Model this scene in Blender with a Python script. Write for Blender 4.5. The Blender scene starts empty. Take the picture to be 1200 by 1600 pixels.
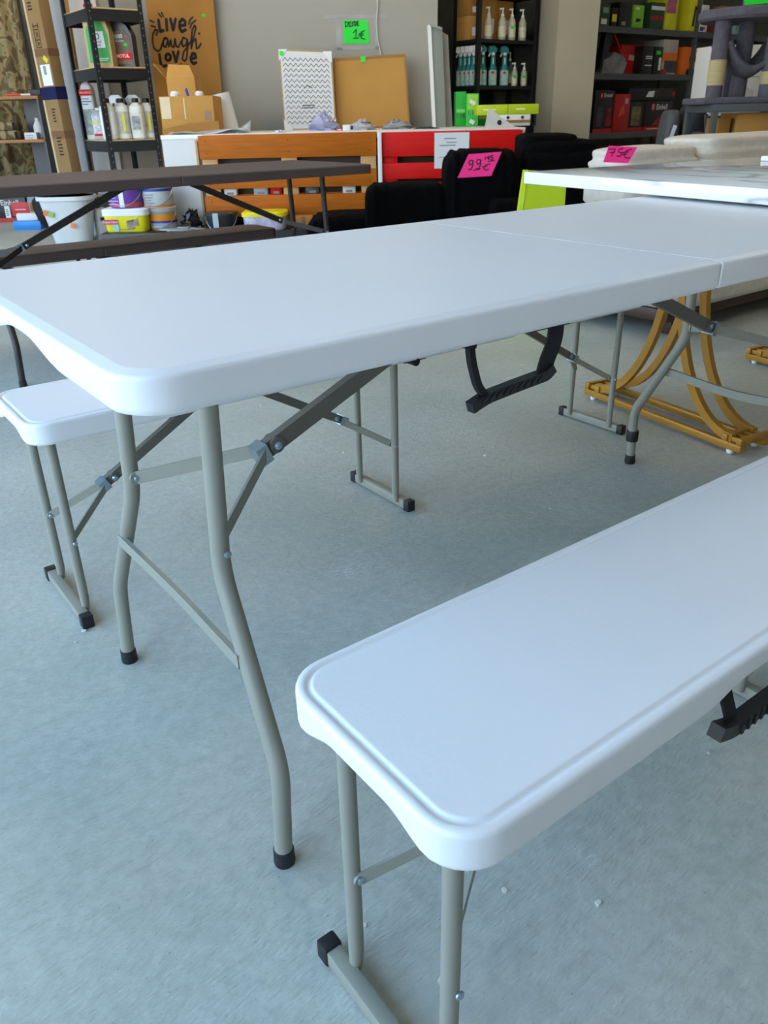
import bpy, bmesh, math, random
from mathutils import Vector, Matrix
random.seed(7)
S = bpy.context.scene
COL = S.collection
R = math.radians
# ------------------------------------------------------------------ camera
FOC = 1235.68
CAM = Vector((-0.2126, -0.6598, 0.9396))
YAW, PITCH, ROLL = 0.9347, 0.4636, -0.0224
FW = Vector((math.cos(YAW) * math.cos(PITCH), math.sin(YAW) * math.cos(PITCH), -math.sin(PITCH)))
_r = Vector((math.sin(YAW), -math.cos(YAW), 0.0))
_u = _r.cross(FW)
RT = _r * math.cos(ROLL) + _u * math.sin(ROLL)
UP = _u * math.cos(ROLL) - _r * math.sin(ROLL)
cd = bpy.data.cameras.new('camera')
cam = bpy.data.objects.new('camera', cd)
COL.objects.link(cam)
cam.matrix_world = Matrix(((RT.x, UP.x, -FW.x, CAM.x), (RT.y, UP.y, -FW.y, CAM.y), (RT.z, UP.z, -FW.z, CAM.z), (0, 0, 0, 1)))
cd.sensor_fit = 'VERTICAL'
cd.sensor_height = 36.0
cd.lens = FOC / 1600.0 * 36.0
cd.clip_start = 0.02
cd.dof.use_dof = True
cd.dof.focus_distance = 1.15
cd.dof.aperture_fstop = 18.0
S.camera = cam
# ------------------------------------------------------------------ sky, sun, exposure
W_ = bpy.data.worlds.new('sky')
S.world = W_
W_.use_nodes = True
nt = W_.node_tree
bgn = nt.nodes['Background']
sky = nt.nodes.new('ShaderNodeTexSky')
sky.sky_type = 'NISHITA'
sky.sun_disc = False
sky.sun_elevation = R(58)
sky.sun_rotation = R(200)
sky.air_density = 1.0
sky.dust_density = 1.4
mx = nt.nodes.new('ShaderNodeMixRGB')
mx.inputs[0].default_value = 0.55
wtc = nt.nodes.new('ShaderNodeTexCoord')
wsp = nt.nodes.new('ShaderNodeSeparateXYZ')
wrp = nt.nodes.new('ShaderNodeValToRGB')          # hazy white horizon rising into blue
nt.links.new(wtc.outputs['Generated'], wsp.inputs[0])
nt.links.new(wsp.outputs['Z'], wrp.inputs[0])
wrp.color_ramp.elements[0].position = 0.02
wrp.color_ramp.elements[0].color = (0.78, 0.77, 0.77, 1)
wrp.color_ramp.elements[1].position = 0.45
wrp.color_ramp.elements[1].color = (0.29, 0.62, 1.0, 1)
wmu = nt.nodes.new('ShaderNodeMixRGB')
wmu.blend_type = 'MULTIPLY'
wmu.inputs[0].default_value = 1.0
wmu.inputs[2].default_value = (5.6, 5.6, 5.6, 1)
nt.links.new(wrp.outputs[0], wmu.inputs[1])
nt.links.new(wmu.outputs[0], mx.inputs[2])
nt.links.new(sky.outputs[0], mx.inputs[1])
nt.links.new(mx.outputs[0], bgn.inputs[0])
bgn.inputs[1].default_value = 0.42
sd = bpy.data.lights.new('sun', 'SUN')
sd.energy = 3.8
sd.angle = R(0.6)
sd.color = (1.0, 0.95, 0.88)
sun = bpy.data.objects.new('sun', sd)
COL.objects.link(sun)
sun.rotation_euler = Vector((-0.55, 0.35, -1.0)).to_track_quat('-Z', 'Y').to_euler()
S.view_settings.view_transform = 'Standard'
S.view_settings.look = 'None'
S.view_settings.gamma = 1.0
S.view_settings.use_curve_mapping = False
S.view_settings.exposure = 1.33
LAMP_W = 9.0

# ------------------------------------------------------------------ frames: table axes are x/y; the shop's back wall faces the camera (u right, v away)
FH = Vector((FW.x, FW.y, 0)).normalized()
RH = Vector((FH.y, -FH.x, 0))
RB = math.atan2(RH.y, RH.x)

def P(u, v, z=0.0):
    q = CAM + RH * u + FH * v
    return Vector((q.x, q.y, z))

def uvz(px, py, v):
    d = FW + RT * ((px - 600) / FOC) - UP * ((py - 800) / FOC)
    t = v / d.dot(FH)
    q = CAM + d * t
    return Vector(((q - CAM).dot(RH), v, q.z))

# ------------------------------------------------------------------ materials
def lin(h):
    if isinstance(h, str):
        h = h.lstrip('#')
        c = [int(h[i:i + 2], 16) / 255 for i in (0, 2, 4)]
        return tuple((x / 12.92 if x <= .04045 else ((x + .055) / 1.055) ** 2.4) for x in c)
    return tuple(h)

MATS = {}
def mat(name, color, rough=0.5, metal=0.0, var=0.12, scale=8.0, bump=0.0, bscale=60.0, stretch=(1, 1, 1), spec=0.5, alpha=None, trans=0.0, emit=0.0, sheen=0.0):
    if name in MATS:
        return MATS[name]
    m = bpy.data.materials.new(name)
    m.use_nodes = True
    n = m.node_tree.nodes
    l = m.node_tree.links
    b = n['Principled BSDF']
    c = lin(color)
    tc = n.new('ShaderNodeTexCoord')
    mp = n.new('ShaderNodeMapping')
    mp.inputs['Scale'].default_value = stretch
    l.new(tc.outputs['Object'], mp.inputs[0])
    ns = n.new('ShaderNodeTexNoise')
    ns.inputs['Scale'].default_value = scale
    ns.inputs['Detail'].default_value = 5
    l.new(mp.outputs[0], ns.inputs[0])
    rmp = n.new('ShaderNodeValToRGB')
    rmp.color_ramp.elements[0].position = 0.3
    rmp.color_ramp.elements[1].position = 0.7
    rmp.color_ramp.elements[0].color = tuple(max(0, x * (1 - var)) for x in c) + (1,)
    rmp.color_ramp.elements[1].color = tuple(min(1, x * (1 + var)) for x in c) + (1,)
    l.new(ns.outputs[0], rmp.inputs[0])
    l.new(rmp.outputs[0], b.inputs['Base Color'])
    b.inputs['Roughness'].default_value = rough
    b.inputs['Metallic'].default_value = metal
    b.inputs['Specular IOR Level'].default_value = spec
    if trans:
        b.inputs['Transmission Weight'].default_value = trans
    if alpha is not None:
        b.inputs['Alpha'].default_value = alpha
    if sheen:
        b.inputs['Sheen Weight'].default_value = sheen
    if emit:
        b.inputs['Emission Color'].default_value = c + (1,)
        b.inputs['Emission Strength'].default_value = emit
    if bump:
        n2 = n.new('ShaderNodeTexNoise')
        n2.inputs['Scale'].default_value = bscale
        n2.inputs['Detail'].default_value = 3
        l.new(mp.outputs[0], n2.inputs[0])
        bp = n.new('ShaderNodeBump')
        bp.inputs['Strength'].default_value = bump
        bp.inputs['Distance'].default_value = 0.004
        l.new(n2.outputs[0], bp.inputs['Height'])
        l.new(bp.outputs[0], b.inputs['Normal'])
    MATS[name] = m
    return m

def ramp_mat(name, stops, scale, rough=0.8, stretch=(1, 1, 1), detail=3.0, const=True, distort=0.0, bump=0.0):
    if name in MATS:
        return MATS[name]
    m = bpy.data.materials.new(name)
    m.use_nodes = True
    n, l = m.node_tree.nodes, m.node_tree.links
    b = n['Principled BSDF']
    tc = n.new('ShaderNodeTexCoord'); mp = n.new('ShaderNodeMapping'); ns = n.new('ShaderNodeTexNoise'); rp = n.new('ShaderNodeValToRGB')
    mp.inputs['Scale'].default_value = stretch
    l.new(tc.outputs['Object'], mp.inputs[0]); l.new(mp.outputs[0], ns.inputs[0]); l.new(ns.outputs[0], rp.inputs[0])
    ns.inputs['Scale'].default_value = scale
    ns.inputs['Detail'].default_value = detail
    ns.inputs['Distortion'].default_value = distort
    cr = rp.color_ramp
    cr.interpolation = 'CONSTANT' if const else 'LINEAR'
    while len(cr.elements) < len(stops):
        cr.elements.new(0.5)
    for e, (p, c) in zip(cr.elements, stops):
        e.position = p
        e.color = lin(c) + (1,)
    l.new(rp.outputs[0], b.inputs['Base Color'])
    b.inputs['Roughness'].default_value = rough
    if bump:
        bp = n.new('ShaderNodeBump'); bp.inputs['Strength'].default_value = bump; bp.inputs['Distance'].default_value = .004
        l.new(ns.outputs[0], bp.inputs['Height']); l.new(bp.outputs[0], b.inputs['Normal'])
    MATS[name] = m
    return m

def floor_mat():
    m = bpy.data.materials.new('painted_concrete')
    m.use_nodes = True
    n, l = m.node_tree.nodes, m.node_tree.links
    b = n['Principled BSDF']
    tc = n.new('ShaderNodeTexCoord')
    def noise(scale, detail, stretch=(1, 1, 1), rot=0):
        mp = n.new('ShaderNodeMapping'); mp.inputs['Scale'].default_value = stretch; mp.inputs['Rotation'].default_value = (0, 0, rot)
        x = n.new('ShaderNodeTexNoise'); x.inputs['Scale'].default_value = scale; x.inputs['Detail'].default_value = detail
        l.new(tc.outputs['Object'], mp.inputs[0]); l.new(mp.outputs[0], x.inputs[0])
        return x.outputs[0]
    def ramp(src, p0, c0, p1, c1):
        r = n.new('ShaderNodeValToRGB'); r.color_ramp.elements[0].position = p0; r.color_ramp.elements[1].position = p1
        r.color_ramp.elements[0].color = c0 + (1,); r.color_ramp.elements[1].color = c1 + (1,)
        l.new(src, r.inputs[0]); return r.outputs[0]
    def mix(kind, fac, a, c):
        x = n.new('ShaderNodeMixRGB'); x.blend_type = kind
        if isinstance(fac, float): x.inputs[0].default_value = fac
        else: l.new(fac, x.inputs[0])
        for i, s in ((1, a), (2, c)):
            if isinstance(s, tuple): x.inputs[i].default_value = s + (1,)
            else: l.new(s, x.inputs[i])
        return x.outputs[0]
    base = ramp(noise(1.6, 6), .35, lin('#acb0a6'), .68, lin('#c1c3b8'))
    fine = ramp(noise(42, 6), .30, (.78,) * 3, .70, (1.0,) * 3)
    col = mix('MULTIPLY', 0.75, base, fine)
    strk = ramp(noise(9, 5, (1, 9, 1), R(22)), .56, (1, 1, 1), .74, (.80, .80, .80))
    col = mix('MULTIPLY', 0.55, col, strk)
    # worn, scuffed patches where the paint has chipped to pale screed
    geo = n.new('ShaderNodeNewGeometry')
    wear = None
    for (x, y, rad) in ((0.66, 0.66, .055), (0.72, 0.72, .03), (0.35, -0.06, .02), (0.47, -0.20, .02), (1.1, 0.7, .02), (0.9, 1.6, .03)):
        vm = n.new('ShaderNodeVectorMath'); vm.operation = 'DISTANCE'; vm.inputs[1].default_value = (x, y, 0)
        l.new(geo.outputs['Position'], vm.inputs[0])
        mr = n.new('ShaderNodeMapRange'); mr.inputs[1].default_value = 0; mr.inputs[2].default_value = rad; mr.inputs[3].default_value = 1; mr.inputs[4].default_value = 0
        l.new(vm.outputs['Value'], mr.inputs[0])
        if wear is None: wear = mr.outputs[0]
        else:
            ad = n.new('ShaderNodeMath'); ad.operation = 'MAXIMUM'; l.new(wear, ad.inputs[0]); l.new(mr.outputs[0], ad.inputs[1]); wear = ad.outputs[0]
    chip = ramp(noise(60, 3, (1, 2.5, 1), R(-20)), .53, (0, 0, 0), .57, (1, 1, 1))
    mu = n.new('ShaderNodeMath'); mu.operation = 'MULTIPLY'; l.new(wear, mu.inputs[0]); l.new(chip, mu.inputs[1])
    col = mix('MIX', mu.outputs[0], col, lin('#c9ccca'))
    spk = ramp(noise(150, 2), .70, (1, 1, 1), .74, (.35, .35, .35))
    col = mix('MULTIPLY', 0.5, col, spk)
    l.new(col, b.inputs['Base Color'])
    rr = n.new('ShaderNodeMapRange'); rr.inputs[3].default_value = .42; rr.inputs[4].default_value = .68
    l.new(noise(5, 5), rr.inputs[0]); l.new(rr.outputs[0], b.inputs['Roughness'])
    bp = n.new('ShaderNodeBump'); bp.inputs['Strength'].default_value = .7; bp.inputs['Distance'].default_value = .003
    l.new(noise(70, 5, (1, 3, 1), R(22)), bp.inputs['Height']); l.new(bp.outputs[0], b.inputs['Normal'])
    return m

M_FLOOR = floor_mat()
M_WHITE = mat('white_plastic', '#e6e7e8', .40, var=.015, scale=3, bump=.05, bscale=160)
M_TUBE = mat('grey_powder_coat', '#8c8b7e', .45, var=.03, scale=20, bump=.03, bscale=300)
M_TUBED = mat('grey_bar_dark', '#66625a', .5, var=.04)
M_ZINC = mat('zinc_plate', '#a9bcc8', .28, metal=.85, var=.05)
M_RUB = mat('black_rubber', '#17181a', .55, var=.1)
M_BLKP = mat('black_plastic', '#121315', .45, var=.1)
M_WEB = mat('black_webbing', '#101113', .85, var=.2, scale=90, bump=.3, bscale=300)
M_BROWN = mat('brown_wood_grain_plastic', '#4b3c39', .6, var=.12, scale=6, stretch=(1, 14, 1), bump=.25, bscale=18)
M_BROWNT = mat('brown_powder_coat', '#2c2521', .5, var=.06)
M_GOLD = mat('gold_paint', '#b3812e', .36, metal=.25, var=.06)
M_CARD = mat('cardboard', '#bd8c4a', .85, spec=.15, var=.07, scale=4, bump=.08, bscale=40, stretch=(1, 1, 3))
M_CARD2 = mat('cardboard_dark', '#a5763b', .85, spec=.15, var=.09, scale=4, bump=.08, bscale=40)
M_TAPE = mat('brown_tape', '#7d5a3c', .3, var=.06)
M_PAPER = mat('white_paper', '#e4e5e3', .7, var=.02)
M_GREYP = mat('grey_print', '#8e8f8d', .8, var=.05)
M_INK = mat('dark_ink', '#1c1512', .7, var=.05)
M_BLKM = mat('black_steel', '#1d1e20', .4, var=.08)
M_GRAYM = mat('grey_steel', '#4c5052', .42, var=.06)
M_WALL = mat('grey_wall_paint', '#a29f95', .8, var=.035, scale=1.3, bump=.05, bscale=25)
M_WALL2 = mat('wall_paint_pale', '#cfcec9', .8, var=.03, scale=1.3)
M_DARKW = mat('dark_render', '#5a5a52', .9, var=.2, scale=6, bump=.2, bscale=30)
M_OSB = mat('shelf_board', '#c8ab78', .75, var=.12, scale=30)
M_WOODO = mat('stained_pine', '#b3600f', .6, spec=.2, var=.16, scale=4, stretch=(1.2, 1, 14), bump=.12, bscale=14)
M_PINE = mat('raw_pine', '#c89a5f', .6, var=.12, scale=5, stretch=(1, 1, 10))
M_RED = mat('red_paint', '#d3110a', .55, spec=.2, var=.08, scale=5, stretch=(1, 1, 8), bump=.06, bscale=20)
M_BLKF = mat('black_plush', '#050506', .95, var=.35, scale=30, bump=.9, bscale=110, spec=.08)
M_WHTF = mat('cream_plush', '#d9d2c6', .95, var=.06, scale=25, bump=.9, bscale=90)
M_DKWOOD = mat('dark_wood', '#3c2618', .5, var=.15, scale=5, stretch=(1, 10, 1))
M_PINK = mat('pink_card', '#ff2a86', .6, var=.02)
M_GREEN = mat('green_card', '#1fe23c', .6, var=.02)
M_LIME = mat('lime_card', '#b3c913', .5, var=.03)
M_CAMO = ramp_mat('camouflage_print', [(0, '#5b4b33'), (.40, '#6f5f42'), (.47, '#a08c66'), (.55, '#8b8a60'), (.62, '#776544')], 9, .9, (1, 1, .8), 1.5, True, .8)
M_MARBLE = ramp_mat('marble_print', [(0, '#f2f1ee'), (.46, '#f0efec'), (.5, '#bdbab4'), (.53, '#efeeeb'), (1, '#f4f3f0')], 2.2, .09, (1, .35, 1), 6, False, 1.6)
M_CLEAR = mat('clear_plastic', '#dfe6e6', .12, var=.02, alpha=.45, spec=.6)
M_BAG = mat('plastic_bag', '#c9ccd2', .25, var=.1, alpha=.7, scale=20, bump=.6, bscale=30)

# ------------------------------------------------------------------ mesh building
class MB:
    def __init__(s):
        s.v = []; s.f = []
    def add(s, vs, fs, M=None):
        o = len(s.v)
        for p in vs:
            p = Vector(p)
            s.v.append(tuple(M @ p) if M is not None else tuple(p))
        for f in fs:
            s.f.append(tuple(i + o for i in f))
        return s
    def box(s, x0, x1, y0, y1, z0, z1, M=None):
        v = [(x0, y0, z0), (x1, y0, z0), (x1, y1, z0), (x0, y1, z0), (x0, y0, z1), (x1, y0, z1), (x1, y1, z1), (x0, y1, z1)]
        return s.add(v, [(0, 3, 2, 1), (4, 5, 6, 7), (0, 1, 5, 4), (1, 2, 6, 5), (2, 3, 7, 6), (3, 0, 4, 7)], M)
    def rbox(s, x0, x1, y0, y1, z0, z1, r=.004, seg=2, M=None):
        bm = bmesh.new()
        bmesh.ops.create_cube(bm, size=1)
        for v in bm.verts:
            v.co = Vector(((x0 + x1) / 2 + v.co.x * (x1 - x0), (y0 + y1) / 2 + v.co.y * (y1 - y0), (z0 + z1) / 2 + v.co.z * (z1 - z0)))
        r = min(r, .45 * min(x1 - x0, y1 - y0, z1 - z0))
        bmesh.ops.bevel(bm, geom=list(bm.edges), offset=r, segments=seg, profile=.5, affect='EDGES')
        bm.verts.index_update()
        s.add([v.co for v in bm.verts], [[v.index for v in f.verts] for f in bm.faces], M)
        bm.free()
        return s
    def tube(s, path, r, n=14, caps=True, square=None, up=None):
        path = [Vector(p) for p in path]
        m = len(path)
        rs = r if isinstance(r, (list, tuple)) else [r] * m
        t0 = (path[1] - path[0]).normalized()
        ref = Vector(up) if up is not None else (Vector((0, 0, 1)) if abs(t0.z) < .9 else Vector((1, 0, 0)))
        nrm = (ref - t0 * ref.dot(t0)).normalized()
        rings = []
        for i in range(m):
            if i == 0: t = t0
            elif i == m - 1: t = (path[i] - path[i - 1]).normalized()
            else: t = ((path[i] - path[i - 1]).normalized() + (path[i + 1] - path[i]).normalized()).normalized()
            nrm = (nrm - t * nrm.dot(t)).normalized()
            bn = t.cross(nrm)
            if square:
                a, c = square
                offs = [(a, c), (-a, c), (-a, -c), (a, -c)]
            else:
                offs = [(rs[i] * math.cos(2 * math.pi * k / n), rs[i] * math.sin(2 * math.pi * k / n)) for k in range(n)]
            rings.append([path[i] + nrm * x + bn * y for x, y in offs])
        k = len(rings[0])
        vs = [p for rg in rings for p in rg]
        fs = []
        for i in range(m - 1):
            for j in range(k):
                fs.append((i * k + j, i * k + (j + 1) % k, (i + 1) * k + (j + 1) % k, (i + 1) * k + j))
        if caps:
            fs.append(tuple(range(k - 1, -1, -1)))
            fs.append(tuple((m - 1) * k + j for j in range(k)))
        return s.add(vs, fs)
    def lathe(s, prof, n=20, M=None, sx=1, sy=1, flat=None):
        vs = []; fs = []
        for (r, z) in prof:
            for k in range(n):
                a = 2 * math.pi * k / n
                cx, sy_ = math.cos(a), math.sin(a)
                if flat:   # rounded-rectangle cross-section
                    e = flat
                    cx = math.copysign(abs(cx) ** e, cx); sy_ = math.copysign(abs(sy_) ** e, sy_)
                vs.append((r * sx * cx, r * sy * sy_, z))
        for i in range(len(prof) - 1):
            for k in range(n):
                fs.append((i * n + k, i * n + (k + 1) % n, (i + 1) * n + (k + 1) % n, (i + 1) * n + k))
        fs.append(tuple(range(n - 1, -1, -1)))
        fs.append(tuple((len(prof) - 1) * n + k for k in range(n)))
        return s.add(vs, fs, M)
    def prism(s, poly, y0, y1, M=None):       # poly in x,z; extruded along y
        n = len(poly)
        vs = [(x, y0, z) for x, z in poly] + [(x, y1, z) for x, z in poly]
        fs = [tuple(range(n)), tuple(range(2 * n - 1, n - 1, -1))]
        for i in range(n):
            j = (i + 1) % n
            fs.append((j, i, n + i, n + j))
        return s.add(vs, fs, M)
    def bar(s, p0, p1, w, t, up=(0, 0, 1)):
        return s.tube([p0, p1], 0, square=(w / 2, t / 2), up=up)
    def ribbon(s, pts, w, y, dy=0.0006):       # flat pen stroke in the x,z plane at depth y
        pts = [Vector((a, b)) for a, b in pts]
        ws = w if isinstance(w, (list, tuple)) else [w] * len(pts)
        for i in range(len(pts) - 1):
            a, b = pts[i], pts[i + 1]
            d = b - a
            if d.length < 1e-7: continue
            nn = Vector((-d.y, d.x)).normalized()
            q = [a + nn * ws[i] / 2, a - nn * ws[i] / 2, b - nn * ws[i + 1] / 2, b + nn * ws[i + 1] / 2]
            s.add([(x.x, y, x.y) for x in q], [(0, 1, 2, 3)])
        for p, ww in zip(pts, ws):
            s.add([(p.x + ww / 2 * math.cos(k * .785), y, p.y + ww / 2 * math.sin(k * .785)) for k in range(8)], [tuple(range(8))])
        return s
    def build(s, name, m, parent=None, smooth=35, label=None):
        me = bpy.data.meshes.new(name)
        me.from_pydata(s.v, [], s.f)
        me.validate()
        bm = bmesh.new(); bm.from_mesh(me)
        bmesh.ops.recalc_face_normals(bm, faces=bm.faces)
        bm.to_mesh(me); bm.free()
        me.materials.append(m)
        if smooth:
            for p in me.polygons: p.use_smooth = True
            me.set_sharp_from_angle(angle=R(smooth))
        o = bpy.data.objects.new(name, me)
        COL.objects.link(o)
        if parent is not None: o.parent = parent
        if label: o['label'] = label
        return o

def thing(name, label, cat, loc=(0, 0, 0), rz=0.0, group=None, rx=0.0, ry=0.0):
    o = bpy.data.objects.new(name, None)
    o.empty_display_size = .05
    COL.objects.link(o)
    o.location = loc
    o.rotation_euler = (rx, ry, rz)
    o['label'] = label; o['category'] = cat
    if group: o['group'] = group
    return o

def tag(o, label, cat, group=None):
    o['label'] = label; o['category'] = cat
    if group: o['group'] = group
    return o

def copy_tree(o, parent=None):
    c = o.copy(); COL.objects.link(c); c.parent = parent
    for ch in list(o.children): copy_tree(ch, c)
    return c

def struct(o):
    o['kind'] = 'structure'
    return o

def text(s, size, m, parent, M, name='lettering', bold=0.0, align='CENTER', sx=1.0):
    cu = bpy.data.curves.new('txt', 'FONT')
    cu.body = s; cu.size = size; cu.align_x = align; cu.align_y = 'CENTER'; cu.offset = bold; cu.resolution_u = 3
    t = bpy.data.objects.new('txt', cu); COL.objects.link(t)
    dg = bpy.context.evaluated_depsgraph_get()
    me = bpy.data.meshes.new_from_object(t.evaluated_get(dg))
    bpy.data.objects.remove(t)
    me.transform(M @ Matrix.Diagonal((sx, 1, 1, 1)))
    me.materials.clear(); me.materials.append(m)
    o = bpy.data.objects.new(name, me); COL.objects.link(o); o.parent = parent
    return o

FACE = Matrix.Rotation(R(90), 4, 'X')           # text standing upright, facing -y
def face_at(x, y, z, rot=0.0):
    return Matrix.Translation((x, y, z)) @ Matrix.Rotation(rot, 4, 'Y') @ FACE

def fillet(path, rad, seg=6):
    path = [Vector(p) for p in path]
    out = [path[0]]
    for i in range(1, len(path) - 1):
        a, b, c = path[i - 1], path[i], path[i + 1]
        d1 = (a - b); d2 = (c - b)
        r = min(rad, d1.length * .45, d2.length * .45)
        p1 = b + d1.normalized() * r; p2 = b + d2.normalized() * r
        for k in range(seg + 1):
            t = k / seg
            out.append(p1 * (1 - t) ** 2 + b * 2 * t * (1 - t) + p2 * t * t)
    out.append(path[-1])
    return out

def sstep(t):
    t = max(0., min(1., t)); return t * t * (3 - 2 * t)

# ------------------------------------------------------------------ room shell
m = MB(); m.box(-2.25, 13, -4.6, 13, -.12, 0)
struct(m.build('floor', M_FLOOR, smooth=0))
m = MB(); m.box(-2.25, 13, -4.6, 13, 4.3, 4.5)
struct(m.build('ceiling', M_WALL2, smooth=0))
M_GROUND = mat('sunlit_concrete_yard', '#c9c4b8', .9, var=.06, scale=.8)
m = MB(); m.box(-22, -2.25, -18, 20, -.14, -.02)
struct(m.build('floor_yard', M_GROUND, smooth=0))
m = MB(); m.box(-2.25, 13.2, -4.8, -4.6, 0, 4.3)
struct(m.build('wall_side', M_WALL2, smooth=0))
m = MB(); m.box(13, 13.2, -4.6, 13, 0, 4.3)
struct(m.build('wall_end', M_WALL2, smooth=0))
m = MB(); m.box(-2.25, 13.2, 13, 13.2, 0, 4.3)
struct(m.build('wall_far', M_WALL2, smooth=0))
m = MB(); m.box(-2.4, -2.25, -4.6, 13, 3.7, 4.4); m.box(-2.4, -2.25, 8.0, 13, 0, 3.7); m.box(-2.4, -2.25, -4.6, -1.7, 0, 3.7)      # lintel and pier of the wide entrance
struct(m.build('wall_entrance', M_WALL2, smooth=0))

def bgstruct(name, m_, boxes):
    mb = MB()
    for (u0, u1, v0, v1, z0, z1) in boxes: mb.box(u0, u1, v0, v1, z0, z1)
    o = mb.build(name, m_, smooth=0)
    o.location = (CAM.x, CAM.y, 0); o.rotation_euler = (0, 0, RB)
    return struct(o)
bgstruct('wall_back', M_WALL, [(-2.60, .557, 8.0, 8.15, 0, 4.3)])
bgstruct('wall_left', M_WALL, [(-2.60, -2.45, 8.15, 10.6, 0, 4.3), (-7.5, -2.6, 10.6, 10.75, 0, 4.3)])
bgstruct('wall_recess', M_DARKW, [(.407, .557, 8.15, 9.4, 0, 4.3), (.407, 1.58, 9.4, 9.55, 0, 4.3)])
bgstruct('wall_column', mat('column_paint', '#a09680', .8, var=.04, scale=2), [(1.58, 1.93, 7.9, 8.75, 0, 4.3)])
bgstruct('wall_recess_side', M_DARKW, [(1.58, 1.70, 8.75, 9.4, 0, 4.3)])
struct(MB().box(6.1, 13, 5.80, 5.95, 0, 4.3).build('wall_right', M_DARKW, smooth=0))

# ------------------------------------------------------------------ folding tables and benches
def loop_pts(x0, x1, y0, y1, r0, r1, nl, ne, nc=7):
    """ccw outline, corner radius r0 at x0 end and r1 at x1 end"""
    pts = []
    def arc(cx, cy, r, a0):
        for k in range(nc + 1):
            a = a0 + math.pi / 2 * k / nc
            pts.append((cx + r * math.cos(a), cy + r * math.sin(a)))
    def line(a, b, n):
        for k in range(1, n):
            t = k / n; pts.append((a[0] + (b[0] - a[0]) * t, a[1] + (b[1] - a[1]) * t))
    arc(x0 + r0, y0 + r0, r0, math.pi)
    line((x0 + r0, y0), (x1 - r1, y0), nl)
    arc(x1 - r1, y0 + r1, r1, 1.5 * math.pi)
    line((x1, y0 + r1), (x1, y1 - r1), ne)
    arc(x1 - r1, y1 - r1, r1, 0)
    line((x1 - r1, y1), (x0 + r0, y1), nl)
    arc(x0 + r0, y1 - r0, r0, .5 * math.pi)
    line((x0, y1 - r0), (x0, y0 + r0), ne)
    return pts

def plate(x0, x1, Wd, top, r, seam_at_hi, prof, skirt):
    """half of a moulded folding top; prof rows: (inset, z or None for skirt bottom, dz, seam inset)"""
    mb = MB()
    loops = []
    for inset, z, dz, si in prof:
        lo, hi = (inset, si) if seam_at_hi else (si, inset)
        rr = max(r - inset, .006)
        r0, r1 = (rr, .003) if seam_at_hi else (.003, rr)
        pts = loop_pts(x0 + lo, x1 - hi, inset, Wd - inset, r0, r1, 40, 30)
        loops.append([(x, y, (z if z is not None else top - skirt(x, y) + dz)) for x, y in pts])
    n = len(loops[0])
    vs = [p for L in loops for p in L]
    fs = [tuple(range(n))]
    for i in range(len(loops) - 1):
        for j in range(n):
            fs.append((i * n + j, i * n + (j + 1) % n, (i + 1) * n + (j + 1) % n, (i + 1) * n + j))
    fs.append(tuple((len(loops) - 1) * n + j for j in range(n)))
    mb.add(vs, fs)
    return mb

def brace(parent, xl, xh, xt, yc, off, zl, zh, zt, mt, md, w=.02):
    """Y-shaped folding stay: two links from the legs (x=xl) to a clip at xh, one arm up to the top at xt"""
    sgn = 1 if xh > xl else -1
    for sy in (-1, 1):
        m_ = MB()
        tr = w * .68
        a = Vector((xl + sgn * .003, yc + sy * (off - tr), zl)); b = Vector((xh, yc + sy * .006, zh))
        d = (b - a).normalized()
        m_.bar(a, b, w, .004, up=(0, 0, 1))
        m_.lathe([(w * .5, -.002), (w * .5, .002)], 16, Matrix.Translation(a) @ Matrix.Rotation(R(90), 4, 'X'))
        lk = m_.build('brace_link', mt, parent)
        pv = a + Vector((0, -.002, 0)) if sy > 0 else Vector((a.x, yc - off - tr * .93, zl))
        rv = MB(); rv.lathe([(.0052, 0), (.0052, .002), (.003, .0036)], 12, Matrix.Translation(pv) @ Matrix.Rotation(R(90), 4, 'X'))
        rv.build('rivet', M_ZINC, lk)
    m_ = MB()
    a = Vector((xh - sgn * .012, yc, zh - .004)); b = Vector((xt, yc, zt))
    m_.bar(a, b, w * 1.25, .016, up=(0, 0, 1))
    arm = m_.build('brace_arm', md, parent)
    m_ = MB()
    d = (b - a).normalized()
    c = a + d * .030
    m_.lathe([(w * .62, -.012), (w * .62, .012)], 16, Matrix.Translation(c) @ Matrix.Rotation(R(90), 4, 'X'))
    m_.build('pivot_plate', md, arm)
    m_ = MB(); m_.lathe([(.0065, 0), (.0065, .003), (.003, .006)], 12, Matrix.Translation(c + Vector((0, -.012, 0))) @ Matrix.Rotation(R(90), 4, 'X'))
    m_.build('rivet', M_ZINC, arm)
    m_ = MB()
    m_.tube([a + d * -.006, a + d * .014], 0, square=(w * .72, .0145), up=(0, 0, 1))
    m_.build('locking_clip', M_ZINC, parent)

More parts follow.
